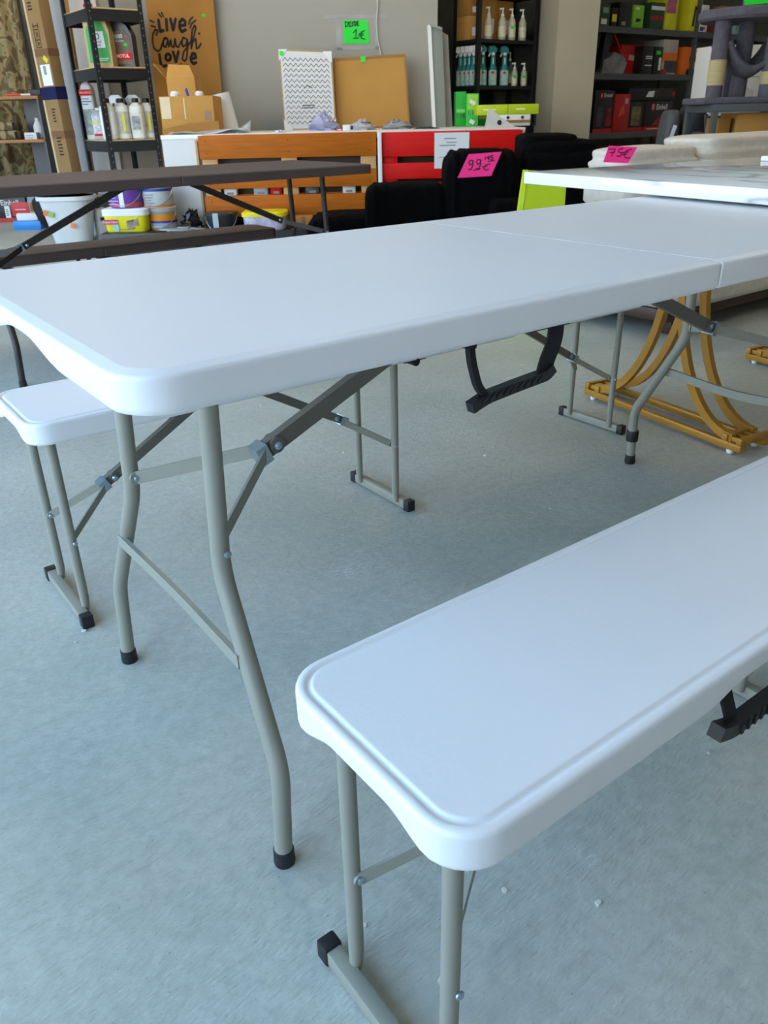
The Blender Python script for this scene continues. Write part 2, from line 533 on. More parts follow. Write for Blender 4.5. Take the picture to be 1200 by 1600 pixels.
def folding_table(name, label, loc, L, Wd, H, seam, mtop, mtube, mdark, handle=True, a=.13, b=.059, group=None, ring=False, rz=0):
    t = thing(name, label, 'table', loc, rz, group)
    top = H
    def skirt(x, y):
        k = .040
        e = min(x, L - x)
        if e < .03 and Wd * .2 < y < Wd * .8 or e < .03:
            k -= .019 * sstep((y - .20) / .13) * sstep((Wd - .20 - y) / .13) * (1 if e < .016 else sstep((.03 - e) / .014))
        return k
    prof = [(.026, top, 0, 0), (.0170, top, 0, 0), (.0155, top, 0, 0), (.0135, top - .0011, 0, 0), (.004, top - .0019, 0, 0), (.0012, top - .0034, 0, 0), (0, top - .0062, 0, 0), (.0001, top - .0085, 0, 0),
            (.0004, None, .0065, 0), (.0005, None, .004, 0), (.003, None, 0, .003), (.010, None, 0, .010), (.011, None, .003, .011), (.012, top - .017, 0, .012)]
    g = .0013
    for hi, (xa, xb) in ((True, (0, seam - g)), (False, (seam + g, L))):
        plate(xa, xb, Wd, top, .055, hi, prof, skirt).build('tabletop_half', mtop, t, 40)
    yc = Wd / 2
    for end in (0, 1):
        X = (lambda x: x) if end == 0 else (lambda x: L - x)
        for sy in (-1, 1):
            Y = lambda o: yc + sy * o
            pts = [(X(a + .035), Y(.155), H - .018), (X(a + .0205), Y(.158), .405), (X(a + .008), Y(yc - b), .165), (X(a), Y(yc - b), .022)]
            m_ = MB().tube(fillet(pts, .03, 6), .0128, 18)
            lg = m_.build('leg', mtube, t, 50)
            m_ = MB().lathe([(.0145, 0), (.0155, .004), (.0145, .026), (.0128, .027)], 20, Matrix.Translation((X(a), Y(yc - b), 0)))
            m_.build('foot_cap', M_RUB, lg)
            if ring and end == 1 and sy == 1:
                m_ = MB().lathe([(.0165, .072), (.0175, .076), (.0175, .100), (.0165, .104)], 20, Matrix.Translation((X(a + .003), Y(yc - b), 0)))
                m_.build('locking_ring', M_RUB, lg)
        zc = .30
        oc = .158 + (yc - b - .158) * (.405 - zc) / (.405 - .165)
        xx = X(a + .0145)
        m_ = MB()
        pts = fillet([(xx - (.010 if end == 0 else -.010), yc - oc, zc), (xx, yc - oc * .15, zc - .012), (xx, yc + oc * .15, zc - .012), (xx - (.010 if end == 0 else -.010), yc + oc, zc)], .05, 5)
        m_.tube(pts, 0, square=(.0105, .004), up=(0, 0, 1))
        m_.build('crossbar', mtube, t)
        brace(t, X(a + .0225), X(a + .183), X(a + .70), yc, .158, .435, .486, H - .030, mtube, mdark, .021)
    for yy in (.06, Wd - .14):
        m_ = MB()
        m_.rbox(seam - .05, seam + .05, yy, yy + .08, top - .034, top - .016, .003)
        m_.tube([(seam, yy - .01, top - .034), (seam, yy + .09, top - .034)], .007, 10)
        m_.build('hinge', M_BLKP, t)
    if handle:
        zb = top - .040
        def strap(pts, wdt, nm='handle_strap'):
            MB().tube(pts, 0, square=wdt, up=(1, 0, 0)).build(nm, M_WEB, t)
        strap(fillet([(.412, .012, zb + .012), (.414, .010, zb - .020), (.428, .012, zb - .055), (.440, .010, zb - .070)], .03, 5), (.0045, .004))
        strap(fillet([(.560, .010, zb + .012), (.556, .008, zb - .022), (.546, .010, zb - .045), (.541, .010, zb - .064)], .03, 5), (.0135, .0015))
        strap(fillet([(.404, .012, zb + .006), (.420, .012, zb + .004)], .01, 2), (.010, .006), 'strap_anchor')
        g2 = MB()
        g2.tube(fillet([(.415, .010, zb - .079), (.440, .010, zb - .071), (.500, .010, zb - .066), (.545, .010, zb - .063), (.556, .010, zb - .055)], .03, 4), 0, square=(.0068, .0065), up=(0, 0, 1))
        gp = g2.build('handle_grip', M_BLKP, t)
        g3 = MB()
        for k in range(9):
            xx = .434 + k * .012
            zz = zb - .0715 + (xx - .434) * .075
            g3.bar((xx - .005, .0030, zz - .004), (xx + .005, .0030, zz + .004), .004, .002)
        g3.build('grip_ridges', M_RUB, gp)
    return t

def bench(name, label, loc, L, Wd, H, mtop, mtube, mdark, handle_x=None, group=None, rz=0, hang=True):
    t = thing(name, label, 'bench', loc, rz, group)
    top = H
    seam = L / 2 + .005
    def skirt(x, y):
        k = .043
        e = min(x, L - x)
        if e < .03:
            k -= .016 * sstep((y - .035) / .06) * sstep((Wd - .035 - y) / .06) * sstep((.03 - e) / .012)
        if handle_x is not None and y < .02:
            k -= .013 * sstep((x - handle_x + .12) / .06) * sstep((handle_x + .12 - x) / .06)
        return k
    prof = [(.026, top, 0, 0), (.0190, top, 0, 0), (.0172, top, 0, 0), (.0158, top - .0007, 0, 0), (.0142, top - .0026, 0, 0), (.0128, top - .0031, 0, 0), (.0112, top - .0026, 0, 0), (.0096, top - .0011, 0, 0), (.0070, top - .0006, 0, 0), (.0028, top - .0013, 0, 0), (.0008, top - .0030, 0, 0), (0, top - .0060, 0, 0), (.0001, top - .0082, 0, 0),
            (.0004, None, .0065, 0), (.0005, None, .004, 0), (.003, None, 0, .003), (.010, None, 0, .010), (.011, None, .003, .011), (.012, top - .018, 0, .012)]
    g = .0009
    for hi, (xa, xb) in ((True, (0, seam - g)), (False, (seam + g, L))):
        plate(xa, xb, Wd, top, .048, hi, prof, skirt).build('seat_half', mtop, t, 40)
    yc = Wd / 2 + .008
    for i, (xf, sg) in enumerate(((.034, 1), (.892, -1), (L - .037, -1))):
        xl = xf + sg * .014
        for sy in (-1, 1):
            y = yc + sy * .083
            m_ = MB().tube([(xl, y, top - .018), (xl, y, .09), (xl, y, .045), (xl - sg * .002, y, .016)], [.0098, .0098, .0095, .0075], 16)
            m_.build('leg', mtube, t, 50)
        m_ = MB().rbox(xf - .010, xf + .010, yc - .122, yc + .122, .003, .027, .002)
        fb = m_.build('foot_bar', mtube, t)
        for sy in (-1, 1):
            y0, y1 = sorted((yc + sy * .112, yc + sy * .134))
            m_ = MB().rbox(xf - .0125, xf + .0125, y0, y1, 0, .030, .003)
            m_.build('end_cap', M_RUB, fb)
        brace(t, xl, xl + sg * .115, xl + sg * .42, yc, .083, .178, .250, top - .028, mtube, mdark, .016)
    m_ = MB()
    m_.tube([(seam, .008, top - .050), (seam, .075, top - .050)], .011, 14)
    m_.rbox(seam - .035, seam + .035, .012, .07, top - .050, top - .017, .003)
    m_.build('hinge', M_BLKP, t)
    if handle_x is not None and not hang:
        MB().rbox(handle_x - .02, L - .045, .012, .05, top - .047, top - .030, .004).build('folded_strap', M_WEB, t)
    if handle_x is not None and hang:
        hx = handle_x
        zb = top - .03
        for s in (-1, 1):
            MB().tube(fillet([(hx + s * .065, .022, zb + .012), (hx + s * .066, .014, zb - .02), (hx + s * .055, .006, zb - .058)], .02, 4), 0, square=(.009, .0018), up=(1, 0, 0)).build('handle_strap', M_WEB, t)
        g2 = MB()
        g2.tube(fillet([(hx - .088, .004, zb - .054), (hx - .06, .004, zb - .064), (hx + .06, .004, zb - .064), (hx + .088, .004, zb - .054)], .03, 4), 0, square=(.008, .008), up=(0, 0, 1))
        gp = g2.build('handle_grip', M_BLKP, t)
        g3 = MB()
        for k in range(9):
            xx = hx - .05 + k * .0125
            g3.bar((xx, -.0045, zb - .071), (xx, -.0045, zb - .057), .004, .003, up=(1, 0, 0))
        g3.build('grip_ridges', M_RUB, gp)
    return t

TW = .7087
white_table = folding_table('folding_table', 'large white plastic folding table with grey tubular legs between two white benches', (0, 0, 0), 1.8, TW, .7412, .9, M_WHITE, M_TUBE, M_TUBED, True, ring=True)
bench('folding_bench', 'white folding bench nearest the camera, its grooved seat running off the right', (.0685, -.3635, 0), 1.795, .2676, .4529, M_WHITE, M_TUBE, M_TUBED, handle_x=.445, group='white folding benches')
bench('folding_bench', 'white folding bench on the far side, half hidden behind the white table', (.070, .7993, 0), 1.81, .2676, .4529, M_WHITE, M_TUBE, M_TUBED, handle_x=1.35, hang=False, group='white folding benches')
folding_table('folding_table', 'dark brown wood grain folding table behind the white one', (.33, 2.60, 0), 1.86, .74, .742, .885, M_BROWN, M_BROWNT, M_BROWNT, False)
bench('folding_bench', 'dark brown wood grain bench pushed under the brown table', (.10, 3.15, 0), 1.86, .28, .43, M_BROWN, M_BROWNT, M_BROWNT)

# ------------------------------------------------------------------ marble dining table with gold pedestals
t = thing('dining_table', 'white marble topped dining table on gold arched pedestals at the right', 'table', (2.50, .735, 0), R(-8))
MB().rbox(-.86, .80, -.62, .315, .748, .782, .004).build('tabletop', M_MARBLE, t)
for xc in (-.44, .43):
    pd = MB()
    for sx in (-1, 1):
        x = xc + sx * .055
        pd.rbox(x - .011, x + .011, -.34, .34, .012, .034, .002)
    for sy in (-1, 1):
        y0, y1 = sorted((sy * .27, sy * .34))
        pd.rbox(xc - .066, xc + .066, y0 + .0, y0 + .018, .034, .056, .002)
        pd.rbox(xc - .066, xc + .066, y1 - .018, y1, .034, .056, .002)
        for k in range(4):
            xx = xc - .05 + k * .033
            pd.rbox(xx - .006, xx + .006, y0, y1, .036, .050, .001)
    base = pd.build('pedestal_base', M_GOLD, t)
    for sx in (-1, 1):
        for sy in (-1, 1):
            pts = []
            for k in range(15):
                a = k / 14 * math.pi / 2
                pts.append((xc + sx * .048, sy * (.028 + .27 * (1 - math.sin(a))), .045 + .47 * (1 - math.cos(a))))
            pts.append((xc + sx * .048, sy * .028, .748))
            MB().tube(pts, 0, square=(.010, .013), up=(1, 0, 0)).build('arched_leg', M_GOLD, t, 20)
        for sy in (-1, 1):
            MB().lathe([(.010, 0), (.012, .004), (.012, .012)], 12, Matrix.Translation((xc + sx * .055, sy * .30, 0))).build('foot_pad', M_PAPER, base)
MB().rbox(.02, .42, -.26, .16, .782, .797, .003).build('slab', M_MARBLE, None)
sl = bpy.data.objects['slab']; sl.name = 'marble_sample'
sl.location = (2.50, .735, 0); sl.rotation_euler = (0, 0, R(-4))
tag(sl, 'small white marble sample slab lying on the marble table', 'slab')

# ------------------------------------------------------------------ helpers for the goods at the back
def bth(name, label, cat, u, v, z, th=0.0, group=None):
    return thing(name, label, cat, P(u, v, z), RB + th, group)

def rect(px0, px1, pyt, v, zb=None, pyb=None):
    pm = pyt + 20 if pyb is None else (pyt + pyb) / 2
    a = uvz(px0, pm, v); b = uvz(px1, pm, v)
    zt = uvz((px0 + px1) / 2, pyt, v).z
    if zb is None: zb = uvz((px0 + px1) / 2, pyb, v).z
    return (a.x + b.x) / 2, b.x - a.x, zb, zt - zb

def plaque(parent, x, z, w, h, m_, y=-.001, name='label_panel', rot=0.0, th=.0015):
    return MB().box(-w / 2, w / 2, -th, 0, -h / 2, h / 2, Matrix.Translation((x, y + th * .0, z)) @ Matrix.Rotation(rot, 4, 'Y')).build(name, m_, parent, 0)

def strokes(parent, lines, w, m_, y, name='lettering'):
    mb = MB()
    for ln in lines: mb.ribbon(ln, w, y)
    return mb.build(name, m_, parent, 0)

def txt_lines(parent, x, z, w, n, dz, m_=None, y=-.0022, h=.006, name='print_lines'):
    mb = MB()
    for k in range(n):
        ww = w * random.uniform(.6, 1)
        mb.add([(x - w / 2, y, z - k * dz), (x - w / 2 + ww, y, z - k * dz), (x - w / 2 + ww, y, z - k * dz - h), (x - w / 2, y, z - k * dz - h)], [(0, 1, 2, 3)])
    o = mb.build(name, m_ or M_GREYP, parent, 0)
    o['kind'] = 'stuff'
    return o

def flatbox(name, label, cat, px0, px1, pyt, v, zb, depth, m_, th=0, group=None, pyb=None, r=.004):
    u, w, z0, h = rect(px0, px1, pyt, v, zb, pyb)
    t = bth(name, label, cat, u, v, z0, th, group)
    MB().rbox(-w / 2, w / 2, 0, depth, 0, h, r).build('body', m_, t)
    return t, w, h

def rack(name, label, u, v, th, w, d, zs, Ht, mp, mbm, holes=True, boards=True, posts_x=None, bh=.05):
    t = bth(name, label, 'shelving', u, v, 0, th)
    for x in (posts_x or (0, w)):
        for y, sy in ((0, 1), (d, -1)):
            sx = 1 if x < w - .01 else -1
            mb = MB()
            mb.box(min(x, x + sx * .038), max(x, x + sx * .038), min(y, y + sy * .003), max(y, y + sy * .003), 0, Ht)
            mb.box(min(x, x + sx * .003), max(x, x + sx * .003), min(y, y + sy * .038), max(y, y + sy * .038), 0, Ht)
            p = mb.build('post', mp, t, 0)
            if holes and y == 0:
                hm = MB()
                z = .1
                while z < Ht - .05:
                    hm.add([(x + sx * .019 + .004 * math.cos(k * 1.047), -.0006, z + .006 * math.sin(k * 1.047)) for k in range(6)], [tuple(range(6))])
                    z += .05
                ho = hm.build('hole_row', M_GREYP, p, 0); ho['kind'] = 'stuff'
    for z in zs:
        mb = MB()
        for (x0, x1, y0, y1) in ((.003, w - .003, .004, .007), (.003, w - .003, d - .007, d - .004), (.004, .007, .003, d - .003), (w - .007, w - .004, .003, d - .003)):
            mb.box(x0, x1, y0, y1, z - bh, z - .008)
        s_ = mb.build('shelf', mbm, t, 0)
        MB().box(.004, w - .004, .004, d - .004, z - .010, z).build('shelf_board', M_OSB if boards else mbm, s_, 0)
    return t

def lathe_bottle(name, label, loc, rz, R_, H_, prof, mbody, mcap, cap, lab=None, group=None, flat=None, sx=1, sy=1, cat='bottle'):
    t = thing(name, label, cat, loc, rz, group)
    MB().lathe([(a * R_, b * H_) for a, b in prof], 20, None, sx, sy, flat).build('body', mbody, t)
    cr, c0, c1 = cap
    MB().lathe([(cr * R_, c0 * H_), (cr * R_, c1 * H_ - .004), (cr * R_ * .85, c1 * H_)], 16).build('cap', mcap, t)
    if lab:
        z0, z1, ml = lab
        MB().lathe([(R_ * 1.012, z0 * H_), (R_ * 1.012, z1 * H_)], 20, None, sx, sy, flat).build('label_wrap', ml, t)
    return t

# ------------------------------------------------------------------ counter, platform, pallets
CT = .85
uc0 = uvz(255, 240, 6.32).x; uc1 = uvz(818, 240, 6.32).x
t = bth('display_counter', 'long white counter standing behind the orange and red pallets', 'counter', uc0, 6.32, 0)
Lc = uc1 - uc0
MB().rbox(0, Lc, 0, 1.40, 0, CT - .03, .004).build('body', M_WALL2, t)
MB().rbox(-.004, Lc + .004, -.004, 1.404, CT - .03, CT, .003).build('worktop', mat('white_laminate', '#e9e8e2', .35, var=.01), t)
MB().box(.24, .256, -.012, -.0045, .05, CT - .035).build('edge_strip', M_PINE, t, 0)
MB().box(.257, Lc, -.006, -.0005, .02, CT - .045).build('dark_front', M_DKWOOD, t, 0)  # dark sheet standing in for the dim interior seen between the pallet boards

PZ = .24
up0 = uvz(165, 360, 6.0).x; up1 = uvz(560, 360, 5.9).x
t = bth('low_platform', 'low black platform under the pallet and paint tubs', 'platform', up0, 5.86, 0)
MB().rbox(0, up1 - up0, 0, .42, 0, PZ, .004).build('body', M_BLKM, t)
for k in range(4):
    x = .1 + k * (up1 - up0 - .2) / 3
    MB().box(x - .04, x + .04, -.004, 0, .02, PZ - .03).build('dark_front', M_BLKM, t, 0)

def pallet(name, label, px0, px1, v, zb, ztop, m_, mblk, boards):
    a = uvz(px0, 240, v).x; b = uvz(px1, 240, v).x
    w = b - a
    t = bth(name, label, 'pallet', a, v, zb)
    for (z0, z1) in boards:
        MB().rbox(random.uniform(-.006, .006), w + random.uniform(-.006, .006), 0, .021, z0 - zb, z1 - zb, .003).build('board', m_, t)
        for fx in (.04, .5, .96):
            for dz in (.25, .75):
                MB().lathe([(.004, 0), (.004, .0015)], 8, Matrix.Translation((w * fx, 0, z0 - zb + (z1 - z0) * dz)) @ Matrix.Rotation(R(90), 4, 'X')).build('nail', M_INK, t)
    for fx in (.05, .5, .95):
        MB().rbox(w * fx - .055, w * fx + .055, .021, .043, 0, ztop - zb - .006, .002).build('stringer', mblk, t)
        for (z0, z1) in ((0, .12), (.24, .36), (ztop - zb - .14, ztop - zb - .01)):
            if z1 < ztop - zb: MB().rbox(w * fx - .05, w * fx + .05, .043, .12, z0, z1, .002).build('block', mblk, t)
    for (z0, z1) in boards[::2]:
        MB().rbox(0, w, .12, .14, z0 - zb, z1 - zb, .003).build('board', m_, t)
    return t, w
def zz(py, px=450, v=6.15): return uvz(px, py, v).z
pallet('wooden_pallet', 'orange stained wooden pallet standing on edge behind the brown table', 312, 589, 6.15, PZ, zz(209), M_WOODO, M_PINE, [(zz(246), zz(209)), (zz(293), zz(266)), (zz(337), zz(304))])
rp, rw = pallet('wooden_pallet', 'red painted wooden pallet standing on edge with a white notice', 598, 815, 6.15, 0, zz(205, 700), M_RED, M_RED, [(zz(243, 700), zz(205, 700)), (zz(278, 700), zz(253, 700)), (zz(312, 700), zz(286, 700))])
t, w, h = flatbox('white_board', 'thin white board edge wedged between the two pallets', 'board', 590, 596.5, 206, 6.12, 0, .10, M_PAPER)

# notice on the red pallet
zn0 = zz(263, 706, 6.13); zn1 = zz(207, 706, 6.13); un = uvz(706, 235, 6.13).x
wn = uvz(733, 235, 6.13).x - uvz(679, 235, 6.13).x
t = bth('paper_notice', 'white printed paper notice hung on the red pallet', 'notice', un, 6.145, zn0)
hn = zn1 - zn0
MB().box(-wn / 2, wn / 2, -.002, 0, 0, hn).build('sheet', M_PAPER, t, 0)
txt_lines(t, 0, hn * .85, wn * .45, 1, .02, y=-.003, h=.007)
txt_lines(t, 0, hn * .74, wn * .32, 1, .02, y=-.003, h=.006)
txt_lines(t, .0, hn * .66, wn * .72, 1, .02, y=-.003, h=.007)
c = [(.0 + .034 * math.cos(k * .3142), hn * .36 + .034 * math.sin(k * .3142)) for k in range(21)]
strokes(t, [c, [(-.024, hn * .36 + .024), (.024, hn * .36 - .024)]], .005, M_INK, -.003, 'prohibition_ring')
strokes(t, [[(0, hn * .36 - .022), (0, hn * .36 + .004)], [(-.008, hn * .36), (-.010, hn * .36 + .016)], [(0, hn * .36), (0, hn * .36 + .02)], [(.008, hn * .36), (.010, hn * .36 + .014)]], .009, M_INK, -.0032, 'hand_icon')
strokes(t, [[(-.09, hn * .3), (-.07, hn * .33), (-.05, hn * .29), (-.03, hn * .31)]], .004, M_GREYP, -.003, 'scribble')

# ------------------------------------------------------------------ wall with sign, cable, cardboard panel
def pxl(px, py, v, o):            # picture pixel -> x,z on a face in the object's own frame (o unrotated apart from RB)
    q = uvz(px, py, v)
    return (q.x - o[0], q.z - o[2])

o_ = (uvz(290, 100, 7.9).x, 7.9, CT)
t = bth('cardboard_sign', 'tall brown cardboard panel lettered Live Laugh Love leaning on the wall', 'sign', o_[0], 7.9, 0)
xa = [pxl(px, py, 7.9, o_) for px, py in ((228, 0), (335, 0), (347, 148))]
zt = uvz(290, -25, 7.9).z
poly = [(xa[0][0] - .06, 0), (xa[2][0] + .02, 0), (xa[2][0], CT + xa[2][1]), (xa[1][0] - .01, zt), (xa[0][0], zt)]
MB().prism(poly, 0, .02).build('sheet', M_CARD2, t, 0)
def zm(lst): return [tuple((lambda q: (q[0], q[1] + CT))(pxl(230 + x / 9.23, y / 9.23, 7.9, o_))) for x, y in lst]
PXM = 7.9 / 1382 / 9.23
fat = [[(165, 290), (175, 380), (190, 455), (230, 440)], [(275, 280), (285, 435)], [(335, 275), (375, 435), (410, 275)],
       [(478, 372), (548, 362), (545, 305), (505, 275), (468, 320), (465, 400), (500, 458), (555, 430)],
       [(175, 785), (190, 880), (208, 968), (272, 945)], [(302 + 36 * math.cos(k * .5236), 825 + 48 * math.sin(k * .5236)) for k in range(13)],
       [(375, 750), (415, 890), (450, 745)], [(640, 848), (702, 832), (690, 778), (655, 770), (630, 830), (638, 888), (670, 920), (703, 902)]]
strokes(t, [zm(l) for l in fat], 40 * PXM, M_INK, -.001)
scr = [[(135, 505), (150, 440), (120, 425), (88, 480), (75, 580), (95, 690), (150, 740), (195, 715), (215, 640), (245, 560), (285, 550)],
       [(290, 560), (250, 545), (230, 600), (240, 670), (270, 680), (298, 580), (312, 672), (340, 580)], [(340, 580), (352, 668), (385, 680), (402, 560), (420, 670), (450, 680), (490, 600)],
       [(560, 560), (520, 540), (498, 600), (515, 670), (560, 650), (580, 570), (582, 700), (570, 840), (540, 882), (506, 850), (525, 755), (600, 640)],
       [(600, 640), (670, 540), (702, 400), (685, 365), (650, 430), (636, 580), (635, 700), (660, 600), (700, 560), (704, 620), (712, 700), (740, 690), (775, 630)]]
strokes(t, [zm(l) for l in scr], 25 * PXM, M_INK, -.001)
acc = [[(165, 195), (205, 245)], [(208, 185), (235, 238)], [(40, 295), (95, 320)], [(60, 372), (120, 390)], [(600, 350), (615, 290), (655, 248)], [(620, 400), (640, 340), (700, 292)], [(460, 932), (482, 1020)], [(490, 922), (512, 978)]]
strokes(t, [zm(l) for l in acc], 22 * PXM, M_INK, -.001, 'flourish')
for (x, y) in ((750, 485), (355, 980), (580, 945)): strokes(t, [zm([(x - 8, y - 5), (x, y + 6), (x + 8, y - 5)])], 20 * PXM, M_INK, -.001, 'heart_mark')
strokes(t, [zm([(812, 225), (825, 225)])], 38 * PXM, M_GREEN, -.0015, 'green_sticker')

def sheet_sign(name, label, corners, v, m_, depth=.003, back=0.0, group=None, th=.0025):
    qs = [uvz(px, py, v) for px, py in corners]
    u0 = sum(q.x for q in qs) / 4; z0 = min(q.z for q in qs)
    t = bth(name, label, 'sign', u0, v, z0, 0, group)
    MB().prism([(q.x - u0, q.z - z0) for q in qs], 0, th).build('card', m_, t, 0)
    return t, (u0, v, z0)
t, o_ = sheet_sign('price_sign', 'bright green handwritten price card on the grey wall', [(537, 31), (575, 32), (577, 68), (537, 68)], 7.996, M_GREEN)
def pl(lst, v, o, s, x0, y0): return [pxl(x0 + x / s, y0 + y / s, v, o) for x, y in lst]
dl = [[(478, 135), (480, 168), (494, 160), (496, 142), (478, 135)], [(512, 136), (502, 138), (504, 166), (516, 163)], [(503, 150), (512, 149)], [(530, 138), (520, 142), (528, 154), (520, 164)],
      [(536, 134), (537, 162), (546, 154), (546, 140), (536, 134)], [(560, 132), (552, 134), (553, 160), (562, 158)], [(552, 146), (559, 145)],
      [(528, 205), (546, 185), (544, 238)], [(528, 240), (562, 238)], [(598, 192), (578, 200), (572, 222), (580, 240), (600, 244)], [(562, 212), (590, 210)], [(562, 224), (588, 222)]]
strokes(t, [pl(l, 7.995, o_, 4, 420, 0) for l in dl], .010, mat('green_marker', '#0c5a2c', .6), -.0012)

# cable and tape marks on the wall
cb = MB()
cb.tube([P(*((lambda q: (q.x, 7.985, q.z))(uvz(x, y, 7.985)))) for x, y in ((589, -30), (590, 10), (588, 35), (590, 60), (595, 85), (596, 92))], .005, 8)
tag(cb.build('wall_cable', mat('white_cable', '#c9c9c4', .5), None), 'thin white cable hanging down the grey wall beside the green card', 'cable')
tm = MB()
for (x0, y0, x1, y1) in ((506, 22, 604, 30), (526, 28, 533, 78), (586, 30, 592, 78), (515, 72, 595, 79)):
    a = uvz(x0, y1, 7.997); b = uvz(x1, y0, 7.997)
    tm.box(a.x, b.x, 7.9985, 8.0, a.z, b.z)
o = tm.build('tape_residue', mat('tape_residue', '#a3a5a2', .7), bpy.data.objects['wall_back'], 0)
o['kind'] = 'stuff'

# patterned picture frame and plain cork board
def leaning(name, label, cat, corners, v, zb):
    qs = [uvz(px, py, v) for px, py in corners]
    u0 = sum(q.x for q in qs) / 4
    t = bth(name, label, cat, u0, v, zb)
    return t, [(q.x - u0, max(q.z - zb, 0)) for q in qs]
t, c4 = leaning('picture_frame', 'patterned picture frame with white corner protectors leaning on the wall', 'frame', [(435, 77), (518, 80), (526, 207), (445, 207)], 7.66, CT)
MB().prism([(x, z) for x, z in c4], 0, .018).build('frame', mat('gilt_frame', '#a78f52', .4, var=.05), t, 0)
inn = []
cx = sum(x for x, z in c4) / 4; cz = sum(z for x, z in c4) / 4
inn = [(cx + (x - cx) * .95, cz + (z - cz) * .965) for x, z in c4]
MB().prism(inn, -.002, 0).build('print_sheet', mat('pattern_paper', '#d8d8d8', .7, var=.02), t, 0)
zig = []
for row in range(13):
    fz = .06 + row * .068
    ln = []
    for k in range(19):
        fx = .04 + k * .051
        a_ = Vector(inn[3]).lerp(Vector(inn[0]), fz + (.042 if k % 2 else 0)); b_ = Vector(inn[2]).lerp(Vector(inn[1]), fz + (.042 if k % 2 else 0))
        q = a_.lerp(b_, fx); ln.append((q.x, q.y))
    zig.append(ln)
strokes(t, zig, .005, mat('pattern_ink', '#4b4b4d', .7), -.0026, 'zigzag_print')
for ln in [[(cx - .05, cz - .13), (cx + .05, cz - .13)], [(cx - .05, cz - .11), (cx + .05, cz - .11)], [(cx - .03, cz + .02), (cx, cz + .04), (cx + .04, cz + .02)]]:
    strokes(t, [ln], .006, M_INK, -.003, 'caption_stroke')
for i, (x, z) in enumerate(c4):
    sx = 1 if i in (0, 3) else -1; sz = -1 if i < 2 else 1
    MB().prism([(x, z), (x + sx * .075, z), (x, z + sz * .085)], -.006, .020).build('corner_protector', M_PAPER, t, 0)
plaque(t, c4[0][0] + .025, c4[0][1] - .03, .035, .035, M_GREEN, -.007, 'price_sticker')
t, c4 = leaning('cork_board', 'plain brown framed cork board leaning on the wall', 'board', [(520, 91), (634, 84), (641, 204), (524, 204)], 7.74, CT)
cx = sum(x for x, z in c4) / 4; cz = sum(z for x, z in c4) / 4
inn = [(cx + (x - cx) * .95, cz + (z - cz) * .94) for x, z in c4]
for i in range(4):
    j = (i + 1) % 4
    MB().prism([c4[i], c4[j], inn[j], inn[i]], -.004, .016).build('frame_rail', mat('oak_frame', '#9a6c34', .5, var=.1, stretch=(1, 1, 8)), t, 0)
MB().prism(inn, .002, .012).build('cork_sheet', mat('cork', '#b98a45', .9, var=.06, scale=3), t, 0)
plaque(t, cx - .06, c4[0][1] - .012, .04, .04, M_GREEN, -.005, 'price_sticker')

# clutter on the counter
def crumple(name, label, cat, px0, px1, pyt, v, zb, depth, m_, seed, group=None):
    rnd = random.Random(seed)
    u, w, z0, h = rect(px0, px1, pyt, v, zb)
    n, k = 9, 12
    vs = []; fs = []
    for i in range(n + 1):
        a = math.pi / 2 * i / n
        for j in range(k):
            b = 2 * math.pi * j / k
            f = rnd.uniform(.55, 1.2)
            vs.append((w / 2 * math.cos(a) * math.cos(b) * f, depth / 2 * math.cos(a) * math.sin(b) * f + depth / 2, max(0.0, h * math.sin(a) * rnd.uniform(.55, 1.15)) if i else 0.0))
    for i in range(n):
        for j in range(k):
            fs.append((i * k + j, i * k + (j + 1) % k, (i + 1) * k + (j + 1) % k, (i + 1) * k + j))
    fs.append(tuple(range(k - 1, -1, -1)))
    ob = MB().add(vs, fs).build(name, m_, None, 20)
    ob.location = P(u, v, z0); ob.rotation_euler = (0, 0, RB)
    return tag(ob, label, cat, group)
crumple('plastic_bag', 'lilac plastic bag in front of the patterned frame', 'bag', 480, 530, 176, 6.9, CT, .2, mat('lilac_film', '#a9a9c8', .3, var=.1, bump=.5, bscale=20), 1)
crumple('plastic_bag', 'clear plastic bag holding a dark gadget before the cork board', 'bag', 543, 586, 186, 6.7, CT, .18, M_BAG, 2)
crumple('plastic_bag', 'clear crumpled bag with grey goods right of the cork board centre', 'bag', 596, 648, 186, 6.75, CT, .2, mat('grey_bag', '#9b9c9c', .3, alpha=.85, var=.25, scale=25, bump=.6, bscale=30), 3)
crumple('plastic_bag', 'small white paper bag on the pallet top beside the patterned frame', 'bag', 425, 447, 203, 6.5, CT, .1, M_PAPER, 4)
crumple('plastic_bag', 'dark grey bundle of cables on the counter behind the red pallet', 'bag', 645, 690, 198, 6.6, CT, .18, mat('dark_bundle', '#4a4744', .6, var=.3, bump=.5), 5)
def small_box(name, label, px0, px1, pyt, v, zb, d, m_, cat='box', th=0):
    t, w, h = flatbox(name, label, cat, px0, px1, pyt, v, zb, d, m_, th)
    return t, w, h
t, w, h = small_box('small_package', 'small white packet with black cap lying by the clear bags', 536, 548, 195, 6.55, CT, .08, M_PAPER)
MB().rbox(w * .5, w * .5 + .02, .01, .05, h * .2, h * .8, .004).build('cap', M_BLKP, t)
t, w, h = small_box('small_package', 'tiny red packet on the counter in front of the cork board', 526, 536, 201, 6.6, CT, .06, M_RED)
plaque(t, 0, h * .5, w * .6, h * .4, M_PAPER)
